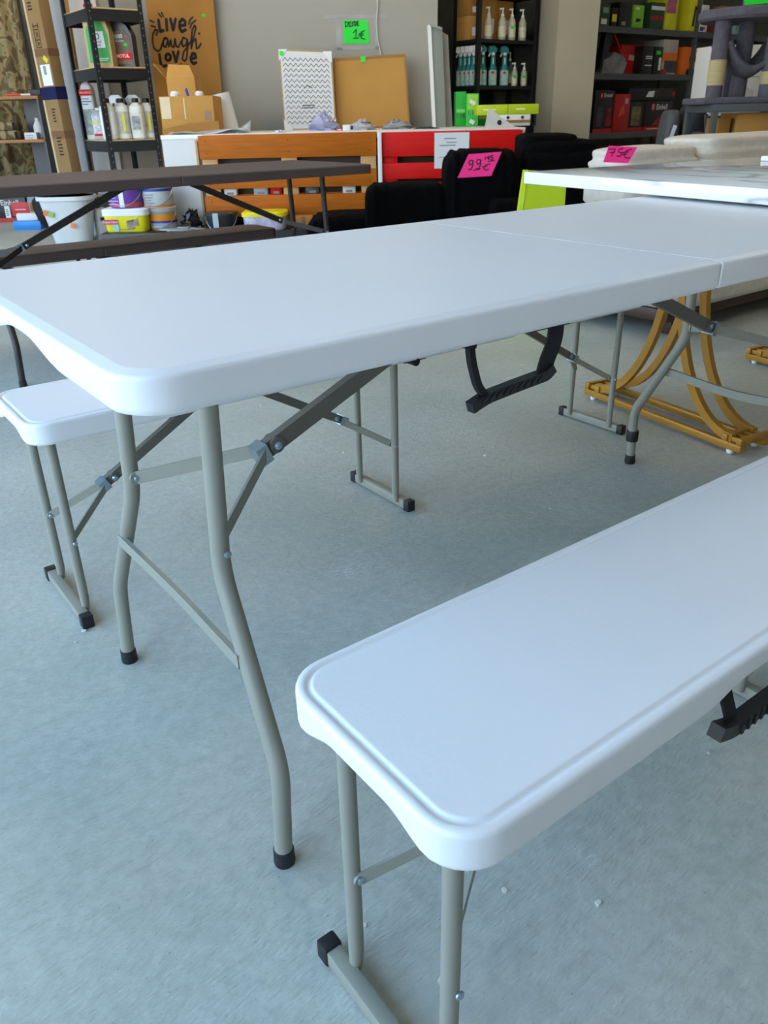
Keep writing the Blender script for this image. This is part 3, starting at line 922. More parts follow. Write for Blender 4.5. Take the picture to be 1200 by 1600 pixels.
# pallet slats show goods inside the counter front
for i, (a_, b_, yt, mm, lb) in enumerate(((352, 372, 293, M_PAPER, 'white packet seen through the lower gap of the orange pallet'), (398, 420, 291, M_BAG, 'clear bag seen through the lower gap of the orange pallet'), (424, 442, 290, M_RED, 'red packet seen through the lower gap of the orange pallet'), (478, 500, 287, M_GRAYM, 'grey gadget seen through the orange pallet beside the right leg'), (536, 556, 283, M_PAPER, 'white jar seen through the right end gap of the orange pallet'))):
    u, w, z0, h = rect(a_, b_, yt, 6.22, zz(306))
    t = bth('shelf_packet', lb, 'packet', u, 6.20, z0)
    MB().rbox(-w / 2, w / 2, 0, .06, 0, max(h, .04), .008).build('body', mm, t)
    plaque(t, 0, .02, w * .5, .016, M_GREYP)

# cardboard boxes, paper roll, film at the left of the counter
t, w, h = flatbox('open_carton', 'taped brown carton filled with odds and ends beside the black shelving', 'box', 250, 334, 150, 6.55, CT, .36, M_CARD)
for (x, y) in ((-w * .25, .1), (w * .18, .16)):
    MB().lathe([(.03, h - .05), (.034, h + .02), (.02, h + .035)], 12, Matrix.Translation((x, y, 0))).build('contents', M_PAPER, t)
MB().bar((w * .02, .1, h - .03), (w * -.04, .12, h + .05), .02, .008).build('blue_pen', mat('blue_plastic', '#2a3ab0', .4), t)
MB().box(-w * .48, -w * .30, -.002, 0, h * .42, h * .98).build('tape_strip', mat('clear_tape', '#cbb58f', .15, var=.1), t, 0)
MB().box(w * .32, w * .44, -.002, 0, h * .36, h * .60).build('tape_strip', M_TAPE, t, 0)
MB().box(-w * .05, -w * .03, -.002, 0, h * .4, h * .95).build('tape_strip', mat('clear_tape', '#cbb58f', .15), t, 0)
MB().prism([(-w / 2, 0), (w / 2 + .03, 0), (w / 2 + .03, h * .34), (0, h * .28), (-w / 2, h * .15)], -.02, -.003).build('folded_flap', M_CARD2, t, 0)
t, w, h = flatbox('open_carton', 'smaller open brown carton with raised flaps behind the taped carton', 'box', 262, 306, 122, 7.15, CT, .25, M_CARD)
MB().prism([(-w / 2, h), (-w / 2 - .09, h + .10), (-w / 2 - .085, h + .105), (-w / 2, h + .006)], 0, .25).build('flap', M_CARD2, t, 0)
MB().prism([(-w / 2, 0), (w / 2, 0), (w / 2 - .04, .10), (-w / 2 + .02, .11)], 0, .004, Matrix.Translation((0, .0, h)) @ Matrix.Rotation(R(-25), 4, 'X')).build('flap', M_CARD, t, 0)
plaque(t, -w * .30, h * .62, .05, .07, M_PAPER)
MB().rbox(-.05, .05, .10, .13, h, h + .02, .006).build('contents', mat('salmon_plastic', '#c96a55', .5), t)
u = uvz(356, 207, 7.0).x; u2 = uvz(340, 150, 7.0)
rl = MB()
d = Vector((u2.x - u, 0, u2.z - CT))
rl.tube([(0, 0, 0.0), d], .085, 24)
t = bth('paper_roll', 'thick white paper roll leaning right of the cartons', 'roll', u, 7.05, CT + .012)
rl.build('roll', mat('white_roll', '#dfe2e2', .6, var=.02), t)
MB().tube([d * .995, d * 1.004], .022, 14).build('core', M_CARD2, t)
fl = MB()
va = []; n = 14
a0 = uvz(262, 200, 6.40); a1 = uvz(388, 203, 6.40)
for i in range(n + 1):
    f = i / n
    for j in range(5):
        va.append((a0.x + (a1.x - a0.x) * f, 6.40 + j * .05, CT + .003 + .018 * (1 + math.sin(f * 9 + j * 1.3)) * (.4 + .6 * f) + (.05 * (f - .8) * 5 * (j > 2) if f > .8 else 0)))
ff = [(i * 5 + j, (i + 1) * 5 + j, (i + 1) * 5 + j + 1, i * 5 + j + 1) for i in range(n) for j in range(4)]
fl.add(va, ff)
o = fl.build('plastic_film', mat('milky_film', '#c3c6c6', .3, alpha=.8, var=.05), None, 60)
o.location = (CAM.x, CAM.y, 0); o.rotation_euler = (0, 0, RB)
sm = o.modifiers.new('thick', 'SOLIDIFY'); sm.thickness = .002
tag(o, 'milky plastic film spread over the counter corner beside the cartons', 'film')

# framed glass panel by the end of the wall
t, c4 = leaning('glass_panel', 'upright white framed glass panel leaning at the end of the wall', 'panel', [(668, 39), (691, 44), (697, 200), (676, 205)], 7.45, CT)
MB().prism([(c4[0][0], c4[0][1]), (c4[0][0] + .028, c4[0][1]), (c4[3][0] + .028, 0), (c4[3][0], 0)], 0, .05).build('frame_post', M_PAPER, t, 0)
MB().prism([(c4[0][0] + .028, c4[0][1]), c4[1], (c4[2][0], 0), (c4[3][0] + .028, 0)], .015, .025).build('pane', mat('smoky_glass', '#9aa096', .08, alpha=.65, var=.03, spec=.8), t, 0)
MB().prism([(c4[0][0] + .02, c4[0][1] + .006), (c4[1][0], c4[1][1] + .006), (c4[1][0], c4[1][1] - .012), (c4[0][0] + .02, c4[0][1] - .012)], .0, .04).build('frame_rail', M_GREYP, t, 0)
t, c4 = leaning('cardboard_sheet', 'grey cardboard sheet tucked behind the white framed glass panel', 'sheet', [(691, 50), (700, 55), (707, 200), (697, 202)], 7.55, CT)
MB().prism(c4, 0, .015).build('sheet', mat('grey_board', '#8d8a85', .8), t, 0)

# goods at the right end of the counter
t, w, h = flatbox('green_carton', 'tall green printed carton at the foot of the narrow black rack', 'box', 712, 728, 143, 7.55, CT, .16, mat('green_carton', '#1fae35', .5, var=.05))
MB().box(-w * .4, w * .4, -.002, 0, h * .40, h * .5).build('label_panel', mat('pale_green', '#7fd070', .5), t, 0)
text('1.1€', .045, M_INK, t, face_at(0, -.004, h * .30))
t, w, h = flatbox('green_carton', 'green and lime carton with white tools printed on it', 'box', 729, 748, 146, 7.50, CT, .16, mat('green_carton2', '#3cc04a', .5, var=.05))
MB().box(-w * .4, w * .4, -.002, 0, h * .52, h * .97).build('label_panel', mat('lime_print', '#9bd33a', .5), t, 0)
MB().bar((-w * .25, -.004, h * .78), (w * .2, -.004, h * .68), .03, .003, up=(0, 0, 1)).build('printed_tool', M_PAPER, t)
MB().bar((-w * .2, -.004, h * .18), (w * .15, -.004, h * .10), .03, .003, up=(0, 0, 1)).build('printed_tool', M_PAPER, t)
text('1.1€', .045, M_INK, t, face_at(0, -.004, h * .40))
t, w, h = flatbox('bracket_carton', 'flat white carton of shelf brackets under the lime box', 'box', 778, 828, 179, 7.15, CT, .3, M_PAPER)
MB().box(-w * .5, w * .5, -.003, 0, h * .28, h * .52).build('dark_slot', M_CARD2, t, 0)
for x in (-.2, .25): MB().lathe([(.012, 0), (.012, .004)], 10, Matrix.Translation((x * w, 0, h * .75)) @ Matrix.Rotation(R(90), 4, 'X')).build('screw_hole', M_INK, t)
hb = h
t, w, h2 = flatbox('lime_carton', 'long flat lime green carton on top of the white bracket carton', 'box', 745, 841, 163, 7.15, CT + hb, .22, M_LIME)
txt_lines(t, -w * .25, h2 * .6, w * .3, 1, .02, mat('lime_print2', '#e3ea9a', .6), h=.012)
txt_lines(t, w * .22, h2 * .6, w * .18, 1, .02, mat('lime_print2', '#e3ea9a', .6), h=.012)
MB().box(-.001, .001, -.002, 0, 0, h2).build('seam', M_INK, t, 0)
u = uvz(780, 200, 6.85)
t = bth('shelf_bracket', 'pale triangular shelf bracket standing before the bracket carton', 'bracket', u.x, 6.85, CT)
MB().prism([(-.11, 0), (.12, 0), (.0, .075), (-.07, .125), (-.09, .12)], 0, .02).build('plate', mat('pale_grey_metal', '#c6c3bd', .5), t, 0)
MB().lathe([(.018, 0), (.018, .004)], 12, Matrix.Translation((.0, 0, .03)) @ Matrix.Rotation(R(90), 4, 'X')).build('hole', M_INK, t)
t = bth('metal_bracket', 'small dark metal brackets standing at the counter end near the column', 'bracket', uvz(846, 190, 7.3).x - .06, 7.3, CT)
MB().rbox(-.05, -.02, 0, .1, 0, .14, .003).build('bracket_arm', M_GRAYM, t)
MB().rbox(-.01, .015, 0, .1, 0, .13, .003).build('bracket_arm', M_BLKM, t)
MB().rbox(-.06, .02, 0, .1, 0, .01, .002).build('bracket_foot', M_BLKM, t)

# ------------------------------------------------------------------ black shelving at the left with bottles
TL = R(36.4)
fl_ = uvz(152, 118, 7.05)
s0, s1, s2, s3 = uvz(185, 3, 6.85).z, uvz(190, 100, 6.85).z, uvz(205, 219, 6.85).z, uvz(165, 314, 6.9).z
rack('metal_shelving', 'black perforated metal shelving with motor oil and cleaning bottles', fl_.x, 7.05, TL, .44, .60, [s0, s1, s2, s3, .10], 2.05, M_BLKM, M_BLKM, True, True, None, .09)
RL = Matrix.Translation(P(fl_.x, 7.05, 0)) @ Matrix.Rotation(RB + TL, 4, 'Z')
def rl_pos(px, py, back, z):      # point inside the left rack seen at pixel column px, "back" metres behind its front line
    best = None
    for k in range(0, 60):
        x = .03 + k * .38 / 59
        w_ = RL @ Vector((x, back, z))
        d = w_ - CAM
        sx = 600 + FOC * d.dot(RT) / d.dot(FW)
        if best is None or abs(sx - px) < best[0]: best = (abs(sx - px), x)
    return RL @ Vector((best[1], back, z))
OILP = [(.9, 0), (1, .03), (1, .62), (.92, .72), (.55, .86), (.36, .88), (.36, .92)]
# gold and green can
p = rl_pos(163, 60, .12, s1)
t = thing('oil_bottle', 'gold motor oil bottle with green label and red cap on the shelf', 'bottle', p, RB - R(8))
hh = .42
MB().prism([(-.10, 0), (.10, 0), (.10, .24), (.085, .30), (.03, .37), (-.03, .385), (-.085, .385), (-.10, .36)], -.045, .045).build('body', mat('gold_plastic', '#a8935a', .35, var=.04), t)
MB().lathe([(.035, .385), (.035, .425), (.03, .43)], 16, Matrix.Translation((-.055, 0, 0))).build('cap', M_RED, t)
MB().prism([(-.085, .03), (.085, .03), (.085, .22), (.05, .30), (-.03, .33), (-.085, .25)], -.048, -.0455).build('label_panel', mat('oil_green', '#2f9a3b', .5), t, 0)
MB().prism([(-.05, .13), (.06, .13), (.055, .24), (-.05, .24)], -.051, -.0485).build('label_badge', M_PAPER, t, 0)
c = [(.0 + .018 * math.cos(k * .4488), .208 + .018 * math.sin(k * .4488)) for k in range(15)]
strokes(t, [c], .007, mat('teal_ring', '#2c8a78', .5), -.0525, 'ring_emblem')
text('Castrol', .022, M_RED, t, face_at(.003, -.0525, .172))
text('EDGE', .018, M_INK, t, face_at(.003, -.0525, .148))
txt_lines(t, .03, .06, .09, 2, .012, M_PAPER, -.0495, .004)
# black can
p = rl_pos(199, 60, .10, s1)
t = thing('oil_bottle', 'dark motor oil bottle with red cap and red band on the shelf', 'bottle', p, RB - R(8))
MB().prism([(-.09, 0), (.09, 0), (.09, .22), (.06, .28), (.02, .31), (-.05, .31), (-.09, .26)], -.045, .045).build('body', mat('dark_plastic', '#26262b', .3), t)
MB().lathe([(.035, .31), (.035, .36), (.03, .365)], 16, Matrix.Translation((-.015, 0, 0))).build('cap', M_RED, t)
MB().tube(fillet([(-.03, 0, .365), (-.035, 0, .395), (.03, 0, .37)], .01, 3), .006, 8).build('pull_ring', M_RED, t)
MB().prism([(-.075, .02), (.075, .02), (.075, .2), (.03, .26), (-.075, .24)], -.048, -.0455).build('label_panel', mat('oil_label', '#6a5238', .5, var=.3, scale=20), t, 0)
MB().prism([(-.075, .055), (.075, .055), (.075, .1), (-.075, .1)], -.050, -.0483).build('label_band', M_RED, t, 0)
text('8100', .038, M_PAPER, t, face_at(-.02, -.050, .212), bold=.0008)
text('X-clean', .024, M_PAPER, t, face_at(-.01, -.050, .183))
text('MOTUL', .032, M_PAPER, t, face_at(0, -.0515, .077), bold=.0008)
strokes(t, [[(.03, .155), (.04, .155)]], .022, M_GREEN, -.051, 'price_dot')
p = rl_pos(176, 60, .30, s1)
t = thing('oil_bottle', 'red bottle half hidden between the gold and dark oil bottles', 'bottle', p, RB)
MB().prism([(-.07, 0), (.07, 0), (.07, .25), (.03, .36), (-.05, .36), (-.07, .3)], -.04, .04).build('body', mat('red_plastic', '#b5322c', .35), t)
MB().lathe([(.03, .36), (.03, .40)], 14, Matrix.Translation((-.01, 0, 0))).build('cap', M_RED, t)
# cleaning bottles
CB = [(.85, 0), (1, .03), (1, .70), (.9, .80), (.45, .88), (.42, .90)]
M_CLN = mat('pale_bottle', '#d9d7cb', .35, var=.02)
specs = [(175, .08, 'white cleaning bottle with plain label, leftmost of the front four', M_PAPER, None),
         (196, .09, 'white cleaning bottle with yellow stripe, second of the front four', mat('lbl_grey', '#b9b7ae', .5, var=.2, scale=30), 'y'),
         (219, .05, 'white cleaning bottle with grey picture label, third of the front four', mat('lbl_cream', '#d6d3c3', .5, var=.1, scale=30), 'g'),
         (236, .08, 'white cleaning bottle with yellow stripe and orange dot, rightmost of the front four', mat('lbl_grey', '#b9b7ae', .5), 'yo')]
for px, bk, lb, ml, ex in specs:
    p = rl_pos(px, 190, bk, s2)
    t = lathe_bottle('cleaning_bottle', lb, p, RB, .057, .30, CB, M_CLN, M_BLKP, (.50, .89, 1.0), (.14, .68, ml), 'cleaning bottles on the black shelving', .55)
    if ex and 'y' in ex: MB().box(.012, .034, -.0615, -.0585, .06, .19).build('yellow_stripe', mat('yellow_print', '#dcd21e', .5), t, 0)
    if ex == 'g': MB().box(-.03, .03, -.0615, -.0585, .07, .17).build('picture_panel', mat('grey_photo', '#8d9193', .5, var=.4, scale=40), t, 0)
    if ex and 'o' in ex: strokes(t, [[(-.012, .1), (-.008, .1)]], .026, mat('orange_dot', '#f08a1c', .5), -.063, 'price_dot')
for px, bk, lb, mc in ((193, .30, 'white trigger bottle with dark blue cap behind the front row', mat('navy_plastic', '#23245c', .4)), (218, .28, 'white trigger spray bottle behind the right cleaning bottles', M_PAPER)):
    p = rl_pos(px, 170, bk, s2)
    t = lathe_bottle('spray_bottle', lb, p, RB, .055, .30, [(.9, 0), (1, .03), (1, .6), (.5, .85), (.4, .9)], M_CLN, mc, (.42, .90, 1.0))
    MB().prism([(-.06, .27), (.05, .27), (.05, .30), (.02, .33), (-.04, .33), (-.075, .30)], -.02, .02).build('trigger_head', M_PAPER, t)
    MB().bar((-.05, 0, .28), (-.06, 0, .235), .014, .012, up=(0, 1, 0)).build('trigger', M_PAPER, t)
p = RL @ Vector((.07, .50, s2))
t = lathe_bottle('cleaner_bottle', 'tall white bottle with red cap and red name band at the shelf left side', p, RB, .055, .46, [(.9, 0), (1, .02), (1, .78), (.8, .88), (.35, .93), (.3, .95)], M_PAPER, M_RED, (.34, .94, 1.0), (.08, .5, mat('photo_label', '#8e9a94', .5, var=.5, scale=25)), None, .55)
MB().box(-.052, .052, -.0605, -.057, .33, .375).build('name_band', M_RED, t, 0)
text('MELLERUD', .021, M_PAPER, t, face_at(0, -.062, .352))
txt_lines(t, 0, .31, .08, 3, .02, mat('teal_print', '#4a6a8a', .6), -.060, .007)
p = RL @ Vector((.07, .30, s2))
t = lathe_bottle('cleaner_bottle', 'shorter grey printed jerrycan with orange dot at the shelf left side', p, RB, .06, .235, [(.9, 0), (1, .03), (1, .78), (.6, .93), (.4, .95)], mat('grey_can', '#a3a5a6', .35, var=.1, scale=20), M_PAPER, (.45, .94, 1.0), (.1, .75, mat('grey_label', '#b9b9bb', .5, var=.35, scale=35)), None, .55)
MB().box(-.045, .03, -.0655, -.062, .028, .046).build('red_strip', M_RED, t, 0)
MB().box(-.05, .0, -.0655, -.062, .12, .135).build('yellow_strip', mat('yellow_print', '#dcd21e', .5), t, 0)
strokes(t, [[(.03, .075), (.035, .075)]], .026, mat('orange_dot', '#f08a1c', .5), -.0665, 'price_dot')

# things leaning beside it
def lean_root(name, label, cat, pa, pb, v, th):
    a = uvz(pa[0], pa[1], v); b = uvz(pb[0], pb[1], v)
    k = (a.x - b.x) / (a.z - b.z)
    u0 = b.x - k * b.z
    t = thing(name, label, cat, P(u0, v, 0))
    mw = Matrix.Rotation(RB, 4, 'Z') @ Matrix.Rotation(math.atan(k), 4, 'Y') @ Matrix.Rotation(th, 4, 'Z')
    t.rotation_euler = mw.to_euler()
    return t
t = lean_root('long_carton', 'long narrow brown carton with dark blue tape leaning upright at the left', 'box', (47, 0), (98, 253), 7.30, R(-34))
MB().rbox(-.095, .095, 0, .10, .0, 2.2, .003).build('body', mat('cardboard_drab', '#92744c', .85, var=.09, scale=4, spec=.15), t)
zc = lambda py: uvz(75, py, 7.3).z
MB().box(-.097, .097, -.002, .102, zc(156), zc(136)).build('blue_tape', mat('navy_tape', '#161c4a', .25, var=.15), t, 0)
for y_ in (76, 205): MB().box(-.0965, .0965, -.0015, .1015, zc(y_ + 12), zc(y_)).build('brown_tape', M_TAPE, t, 0)
MB().box(-.0965, -.075, -.0018, .0, .1, 2.19).build('edge_tape', mat('clear_tape', '#cbb58f', .15), t, 0)
plaque(t, .02, (zc(101) + zc(134)) / 2, .12, zc(101) - zc(134), M_PAPER, -.001)
MB().box(-.005, .03, -.004, -.003, zc(117), zc(103)).build('barcode', M_GREYP, t, 0)
plaque(t, .045, zc(93), .055, .035, mat('yellow_label', '#d8c92a', .5), -.001, 'yellow_sticker', R(40))
for (y0, y1) in ((46, 62), (62, 74)):
    z0, z1 = zc(y1), zc(y0)
    strokes(t, [[(-.03, z0), (.03, z0), (.03, z1), (-.03, z1), (-.03, z0)], [(-.012, z0 + .015), (.012, z1 - .02)], [(.015, z0 + .02), (-.01, z1 - .015)]], .006, M_INK, -.0022, 'handling_symbol')
strokes(t, [[(-.03, zc(40)), (.03, zc(40))], [(-.03, zc(36)), (-.03, zc(43))], [(.03, zc(36)), (.03, zc(43))]], .007, M_INK, -.0022, 'handling_symbol')
txt_lines(t, .02, zc(170), .05, 5, .022, M_INK, -.0022, .01)
txt_lines(t, .02, zc(215), .07, 6, .025, M_INK, -.0022, .011)
txt_lines(t, -.01, zc(2), .08, 3, .022, M_INK, -.0022, .01)
t = lean_root('white_door_panel', 'tall pale grey panel with raw wood edge between carton and black shelving', 'panel', (78, 0), (120, 255), 7.62, R(-6))
MB().rbox(-.17, .115, 0, .035, 0, 2.4, .002).build('face_panel', mat('pale_panel', '#b9bdc0', .5, var=.02), t)
MB().rbox(.116, .137, -.002, .037, 0, 2.4, .002).build('wood_edge', M_PINE, t)
t, w, h = flatbox('white_sheet', 'large white sheet standing behind the black shelving', 'sheet', 104, 150, -10, 7.93, 0, .02, M_PAPER)
MB().box(-w / 2, w / 2, -.003, 0, h * .98, h).build('edge_band', M_GREYP, t, 0)

# camouflage corner, far left
cm = MB()
n = 40
a = uvz(-70, 100, 9.9).x; b = uvz(46, 100, 9.9).x
vs = []
for i in range(n + 1):
    f = i / n
    for z in (.05, .8, 1.6, 2.9):
        vs.append((a + (b - a) * f - a, .05 * math.sin(f * 24) + .02 * math.sin(f * 61 + z), z))
cm.add(vs, [(i * 4 + j, (i + 1) * 4 + j, (i + 1) * 4 + j + 1, i * 4 + j + 1) for i in range(n) for j in range(3)])
t = bth('camouflage_cloth', 'camouflage fabric hanging in folds at the far left', 'cloth', a, 9.9, 0)
o = cm.build('drape', M_CAMO, t, 60); o.modifiers.new('thick', 'SOLIDIFY').thickness = .006
MB().tube([(-.1, 0, 2.92), (b - a + .1, 0, 2.92)], .02, 10).build('rail', M_GRAYM, t)
for x in (0.02, b - a - .02):
    MB().tube([(x, .08, 0), (x, .08, 2.92)], .015, 8).build('stand_pole', M_GRAYM, t)
za = uvz(25, 150, 9.1).z; zb_ = uvz(45, 218, 9.1).z
ua = uvz(-60, 180, 9.1).x; ub = uvz(64, 180, 9.1).x
t = bth('storage_unit', 'dark grey storage unit with orange wood shelves before the camouflage cloth', 'shelving', ua, 9.1, 0)
wd = ub - ua
for z in (za, zb_): MB().rbox(0, wd, 0, .40, z - .03, z, .002).build('shelf', mat('orange_wood', '#a9713a', .5, var=.1), t)
for k in (0, 1):
    x = wd - .02 - k * (wd - .02)
    MB().rbox(x, x + .02, 0, .4, 0, za - .03, .002).build('side_panel', M_GRAYM, t)
MB().box(wd * .62, wd - .02, .38, .40, 0, za - .031).build('back_panel', M_GRAYM, t, 0)
for i, (x0, x1, y0, y1, lb) in enumerate(((-20, 30, 205, 219, 'lower camouflage packet strapped in black on the dark unit'), (-20, 26, 193, 205, 'upper camouflage packet lying on another packet'))):
    zb2 = zb_ if i == 0 else zb_ + .088
    u, w, z0, h = rect(x0, x1, y0, 9.15, zb2)
    t = bth('camouflage_packet', lb, 'packet', u, 9.15, zb2)
    MB().rbox(-w / 2, w / 2, 0, .22, 0, .088 if i == 0 else .08, .02, 3).build('body', M_CAMO, t)
    for xx in (-.1, w * .42): MB().box(xx, xx + .03, -.003, 0, .004, .075).build('strap', M_WEB, t, 0)
t, w, h = flatbox('small_carton', 'small white carton beside the camouflage packets', 'box', 41, 60, 207, 9.15, zb_, .1, M_PAPER)
txt_lines(t, 0, h * .6, w * .7, 2, .02)
p = uvz(54, 219, 9.2)
lathe_bottle('white_bottle', 'rounded white bottle standing beside the small white carton', P(p.x + .02, 9.32, zb_), RB, .05, .2, [(.8, 0), (1, .05), (1, .6), (.5, .85), (.4, .9)], M_PAPER, M_PAPER, (.45, .9, 1))
t = bth('hand_tool', 'orange and black hand tool lying on the upper wood shelf', 'tool', uvz(24, 149, 9.15).x, 9.15, za)
MB().tube([(-.1, .02, .012), (.05, .02, .012)], .012, 10).build('handle', mat('orange_red', '#d6492a', .5), t)
MB().tube([(.05, .02, .012), (.16, .02, .012)], .009, 10).build('shaft', M_PAPER, t)
MB().rbox(.15, .26, 0, .05, 0, .06, .006).build('head', M_BLKP, t)

# goods on the floor, far left
t, w, h = flatbox('power_tool_carton', 'black and red power tool carton on the floor at the far left', 'box', -14, 42, 306, 9.05, 0, .3, mat('einhell_black', '#17171a', .4))
MB().box(-w / 2 - .002, w / 2 + .002, -.003, 0, 0, .045).build('red_band', mat('einhell_red', '#b5161e', .45), t, 0)
text('Einhell', .075, M_PAPER, t, face_at(.02, -.004, h - .07), bold=.001)
plaque(t, -.02, h * .4, .055, h * .45, M_PAPER)
txt_lines(t, -.02, h * .5, .03, 4, .018, M_INK, -.0035, .008)
t, w, h = flatbox('blue_tray', 'bright blue tray holding papers and a red card on the floor', 'tray', 20, 63, 341, 8.35, None, .25, mat('bright_blue', '#1487d6', .4), pyb=355)
t.location.z = 0
MB().rbox(-w * .4, w * .4, .03, .2, h * .95, h + .07, .02).build('papers', M_PAPER, t)
MB().rbox(-w * .52, w * .12, .05, .06, h + .04, h + .17, .002).build('red_card', mat('red_card', '#c42a2a', .5), t)
MB().box(-w * .38, w * .0, .047, .049, h + .10, h + .106).build('print_line', M_PAPER, t, 0)
t = bth('tape_roll', 'broad pale blue roll standing behind the blue tray', 'roll', uvz(54, 335, 8.7).x, 8.78, .0)
MB().tube([(-.045, .02, .16), (.03, .08, .16)], .16, 28).build('roll', mat('pale_blue', '#9fb4bd', .4), t)
MB().tube([(-.047, .018, .16), (-.044, .021, .16)], .06, 20).build('core', M_CARD2, t)
t = bth('black_wheel', 'black round drum standing beside the white bin', 'wheel', uvz(72, 330, 8.35).x + .02, 8.22, 0)  # round black tyre-like disc of unclear kind
MB().lathe([(.10, -.03), (.15, -.035), (.165, 0), (.15, .035), (.10, .03)], 28, Matrix.Translation((0, .05, .165)) @ Matrix.Rotation(R(70), 4, 'Y')).build('wheel', M_RUB, t)
for k in range(5):
    a_ = k * 2 * math.pi / 5
    MB().bar((-.02, .05, .165), (-.03, .05 + .1 * math.cos(a_), .165 + .1 * math.sin(a_)), .02, .012, up=(1, 0, 0)).build('spoke', M_GRAYM, t)
def tub(name, label, px0, px1, pyt, pyb, v, zb, mbody, mlid, cat='bucket', taper=.92, square=None, lidh=.03, handle=True, group=None):
    u, w, z0, h = rect(px0, px1, pyt, v, zb, None if zb is not None else pyb)
    r = w / 2
    t = bth(name, label, cat, u, v, z0)
    prof = [(r * taper * .97, 0), (r * taper, .006), (r * .985, h - lidh)]
    MB().lathe(prof, 32, None, 1, .8 if square else 1, square).build('body', mbody, t)
    if mlid:
        MB().lathe([(r, h - lidh), (r * 1.04, h - lidh), (r * 1.04, h - .006), (r * .98, h), (r * .1, h)], 32, None, 1, .8 if square else 1, square).build('lid', mlid, t)
    if handle:
        pts = [(r * 1.0 * math.cos(a_), -r * (.75 if square else .95) * math.sin(a_) - .012, h * .78 - .10 * math.sin(a_)) for a_ in [math.pi * k / 12 for k in range(13)]]
        MB().tube(pts, .0025, 6).build('wire_handle', M_ZINC, t)
    return t, r, h
t, r, h = tub('waste_bin', 'large pale plastic bin with orange stickers on the floor', 66, 148, 305, 384, 6.95, 0, mat('milky_plastic', '#c9cccb', .4, var=.03), None, 'bin', .62, .6, .0, False)
MB().lathe([(r * .97, h - .03), (r * 1.05, h - .03), (r * 1.05, h), (r * .97, h)], 32, None, 1, .8, .6).build('rim', mat('milky_plastic', '#c9cccb', .4), t)
for (x, z, c_) in ((-.13, .30, '#d0642a'), (-.09, .285, '#8cae3a'), (.07, .20, '#e0702a')): plaque(t, x, z, .035, .04, mat('stick' + c_, c_, .5), -.8 * r * .97, 'sticker', R(20))
t, w, h = flatbox('grey_sack', 'pale grey printed sack under the black shelving', 'sack', 153, 173, 326, 7.0, 0, .12, mat('sack_grey', '#a8a69f', .8, var=.06, scale=12, bump=.3), TL, r=.03)
MB().box(-.03, .03, -.003, 0, h * .7, h * .78).build('print_band', M_INK, t, 0)
crumple('cleaning_cloth', 'white cloth with a blue corner on the floor by the shelving', 'cloth', 143, 161, 369, 7.05, 0, .12, M_PAPER, 8)

# paint tubs on the platform
t, r, h = tub('plaster_bucket', 'yellow square bucket with white lid and tile pictures', 168, 237, 324, 372, 6.08, PZ, mat('yellow_plastic', '#e3d614', .4, var=.02), M_PAPER, 'bucket', .93, .35, .045)
f = -r * .8 * .955
MB().box(-r * .93, -r * .3, f - .008, f, h * .35, h * .55).build('magenta_band', mat('magenta', '#c2185b', .5), t, 0)
text('Reparacion', .024, M_PAPER, t, face_at(-r * .62, f - .010, h * .45))
for (x, z) in ((.12, .62), (.32, .45), (.1, .30)): plaque(t, r * x + .02, h * z, .05, .055, mat('tile_photo', '#8a7a6c', .5, var=.4, scale=30), f, 'tile_picture')
MB().box(-r * .55, -r * .3, f - .006, f, h * .05, h * .33).build('picture_panel', mat('teal_photo', '#9cc6c4', .5, var=.3, scale=20), t, 0)
hl = h
t, r, h = tub('paint_tub', 'purple and white paint tub on top of the yellow bucket', 172, 223, 288, 326, 6.10, PZ + hl, mat('purple_label', '#6d3f9c', .45, var=.05), M_PAPER, 'tub', .97, None, .03)
MB().box(-.02, .012, -r - .003, -r * .9, 0.01, h - .04).build('white_stripe', M_PAPER, t, 0)
MB().lathe([(r * .985, .012), (r * .99, .035)], 32).build('red_band', mat('brick_red', '#c04a32', .5), t)
txt_lines(t, -r * .5, h * .75, r * .7, 5, .02, mat('lilac', '#b59ad0', .5), -r * .93, .008)
t, r, h = tub('plaster_tub', 'orange and grey plaster tub standing right of the yellow bucket', 233, 277, 322, 372, 6.12, PZ, mat('orange_plastic', '#d78a1c', .45, var=.04), mat('dusty_lid', '#a9a49a', .7, var=.2), 'tub', .95, None, .03)
MB().lathe([(r * .965, .01), (r * .985, h * .38)], 32).build('label_wrap', mat('plaster_label', '#9aa0a8', .5, var=.2, scale=20), t)
MB().lathe([(r * .99, h * .30), (r * .992, h * .40)], 32).build('purple_band', mat('deep_violet', '#40307f', .5), t)
MB().lathe([(r * 1.01, h * .70), (r * 1.01, h * .80)], 32).build('grey_band', M_GREYP, t)
hl = h
t, r, h = tub('plaster_tub', 'orange rimmed tub with white label stacked on the other orange tub', 224, 271, 288, 325, 6.12, PZ + hl, mat('pale_label', '#b8bcb8', .5, var=.12, scale=12), mat('orange_plastic', '#d78a1c', .45), 'tub', .97, None, .015)
MB().lathe([(r * .975, .004), (r * .985, .018)], 32).build('orange_band', mat('orange_plastic', '#d78a1c', .45), t)
MB().lathe([(r * .99, h * .72), (r * 1.0, h * .85)], 32).build('blue_band', mat('label_blue', '#2a3a8c', .5), t)
txt_lines(t, -r * .4, h * .6, r * .7, 5, .018, M_GREYP, -r * 1.0, .006)
crumple('black_sack', 'shiny black plastic sack right of the orange tubs', 'sack', 278, 314, 328, 6.05, PZ, .2, mat('black_film', '#0c0c0e', .2, var=.1, bump=.6, bscale=18), 12)
crumple('silver_wrap', 'crumpled silver plastic wrap lying in front of the black sack', 'wrap', 245, 322, 356, 5.90, PZ, .1, mat('silver_film', '#9ba0a2', .3, var=.15, bump=.8, bscale=25), 13)
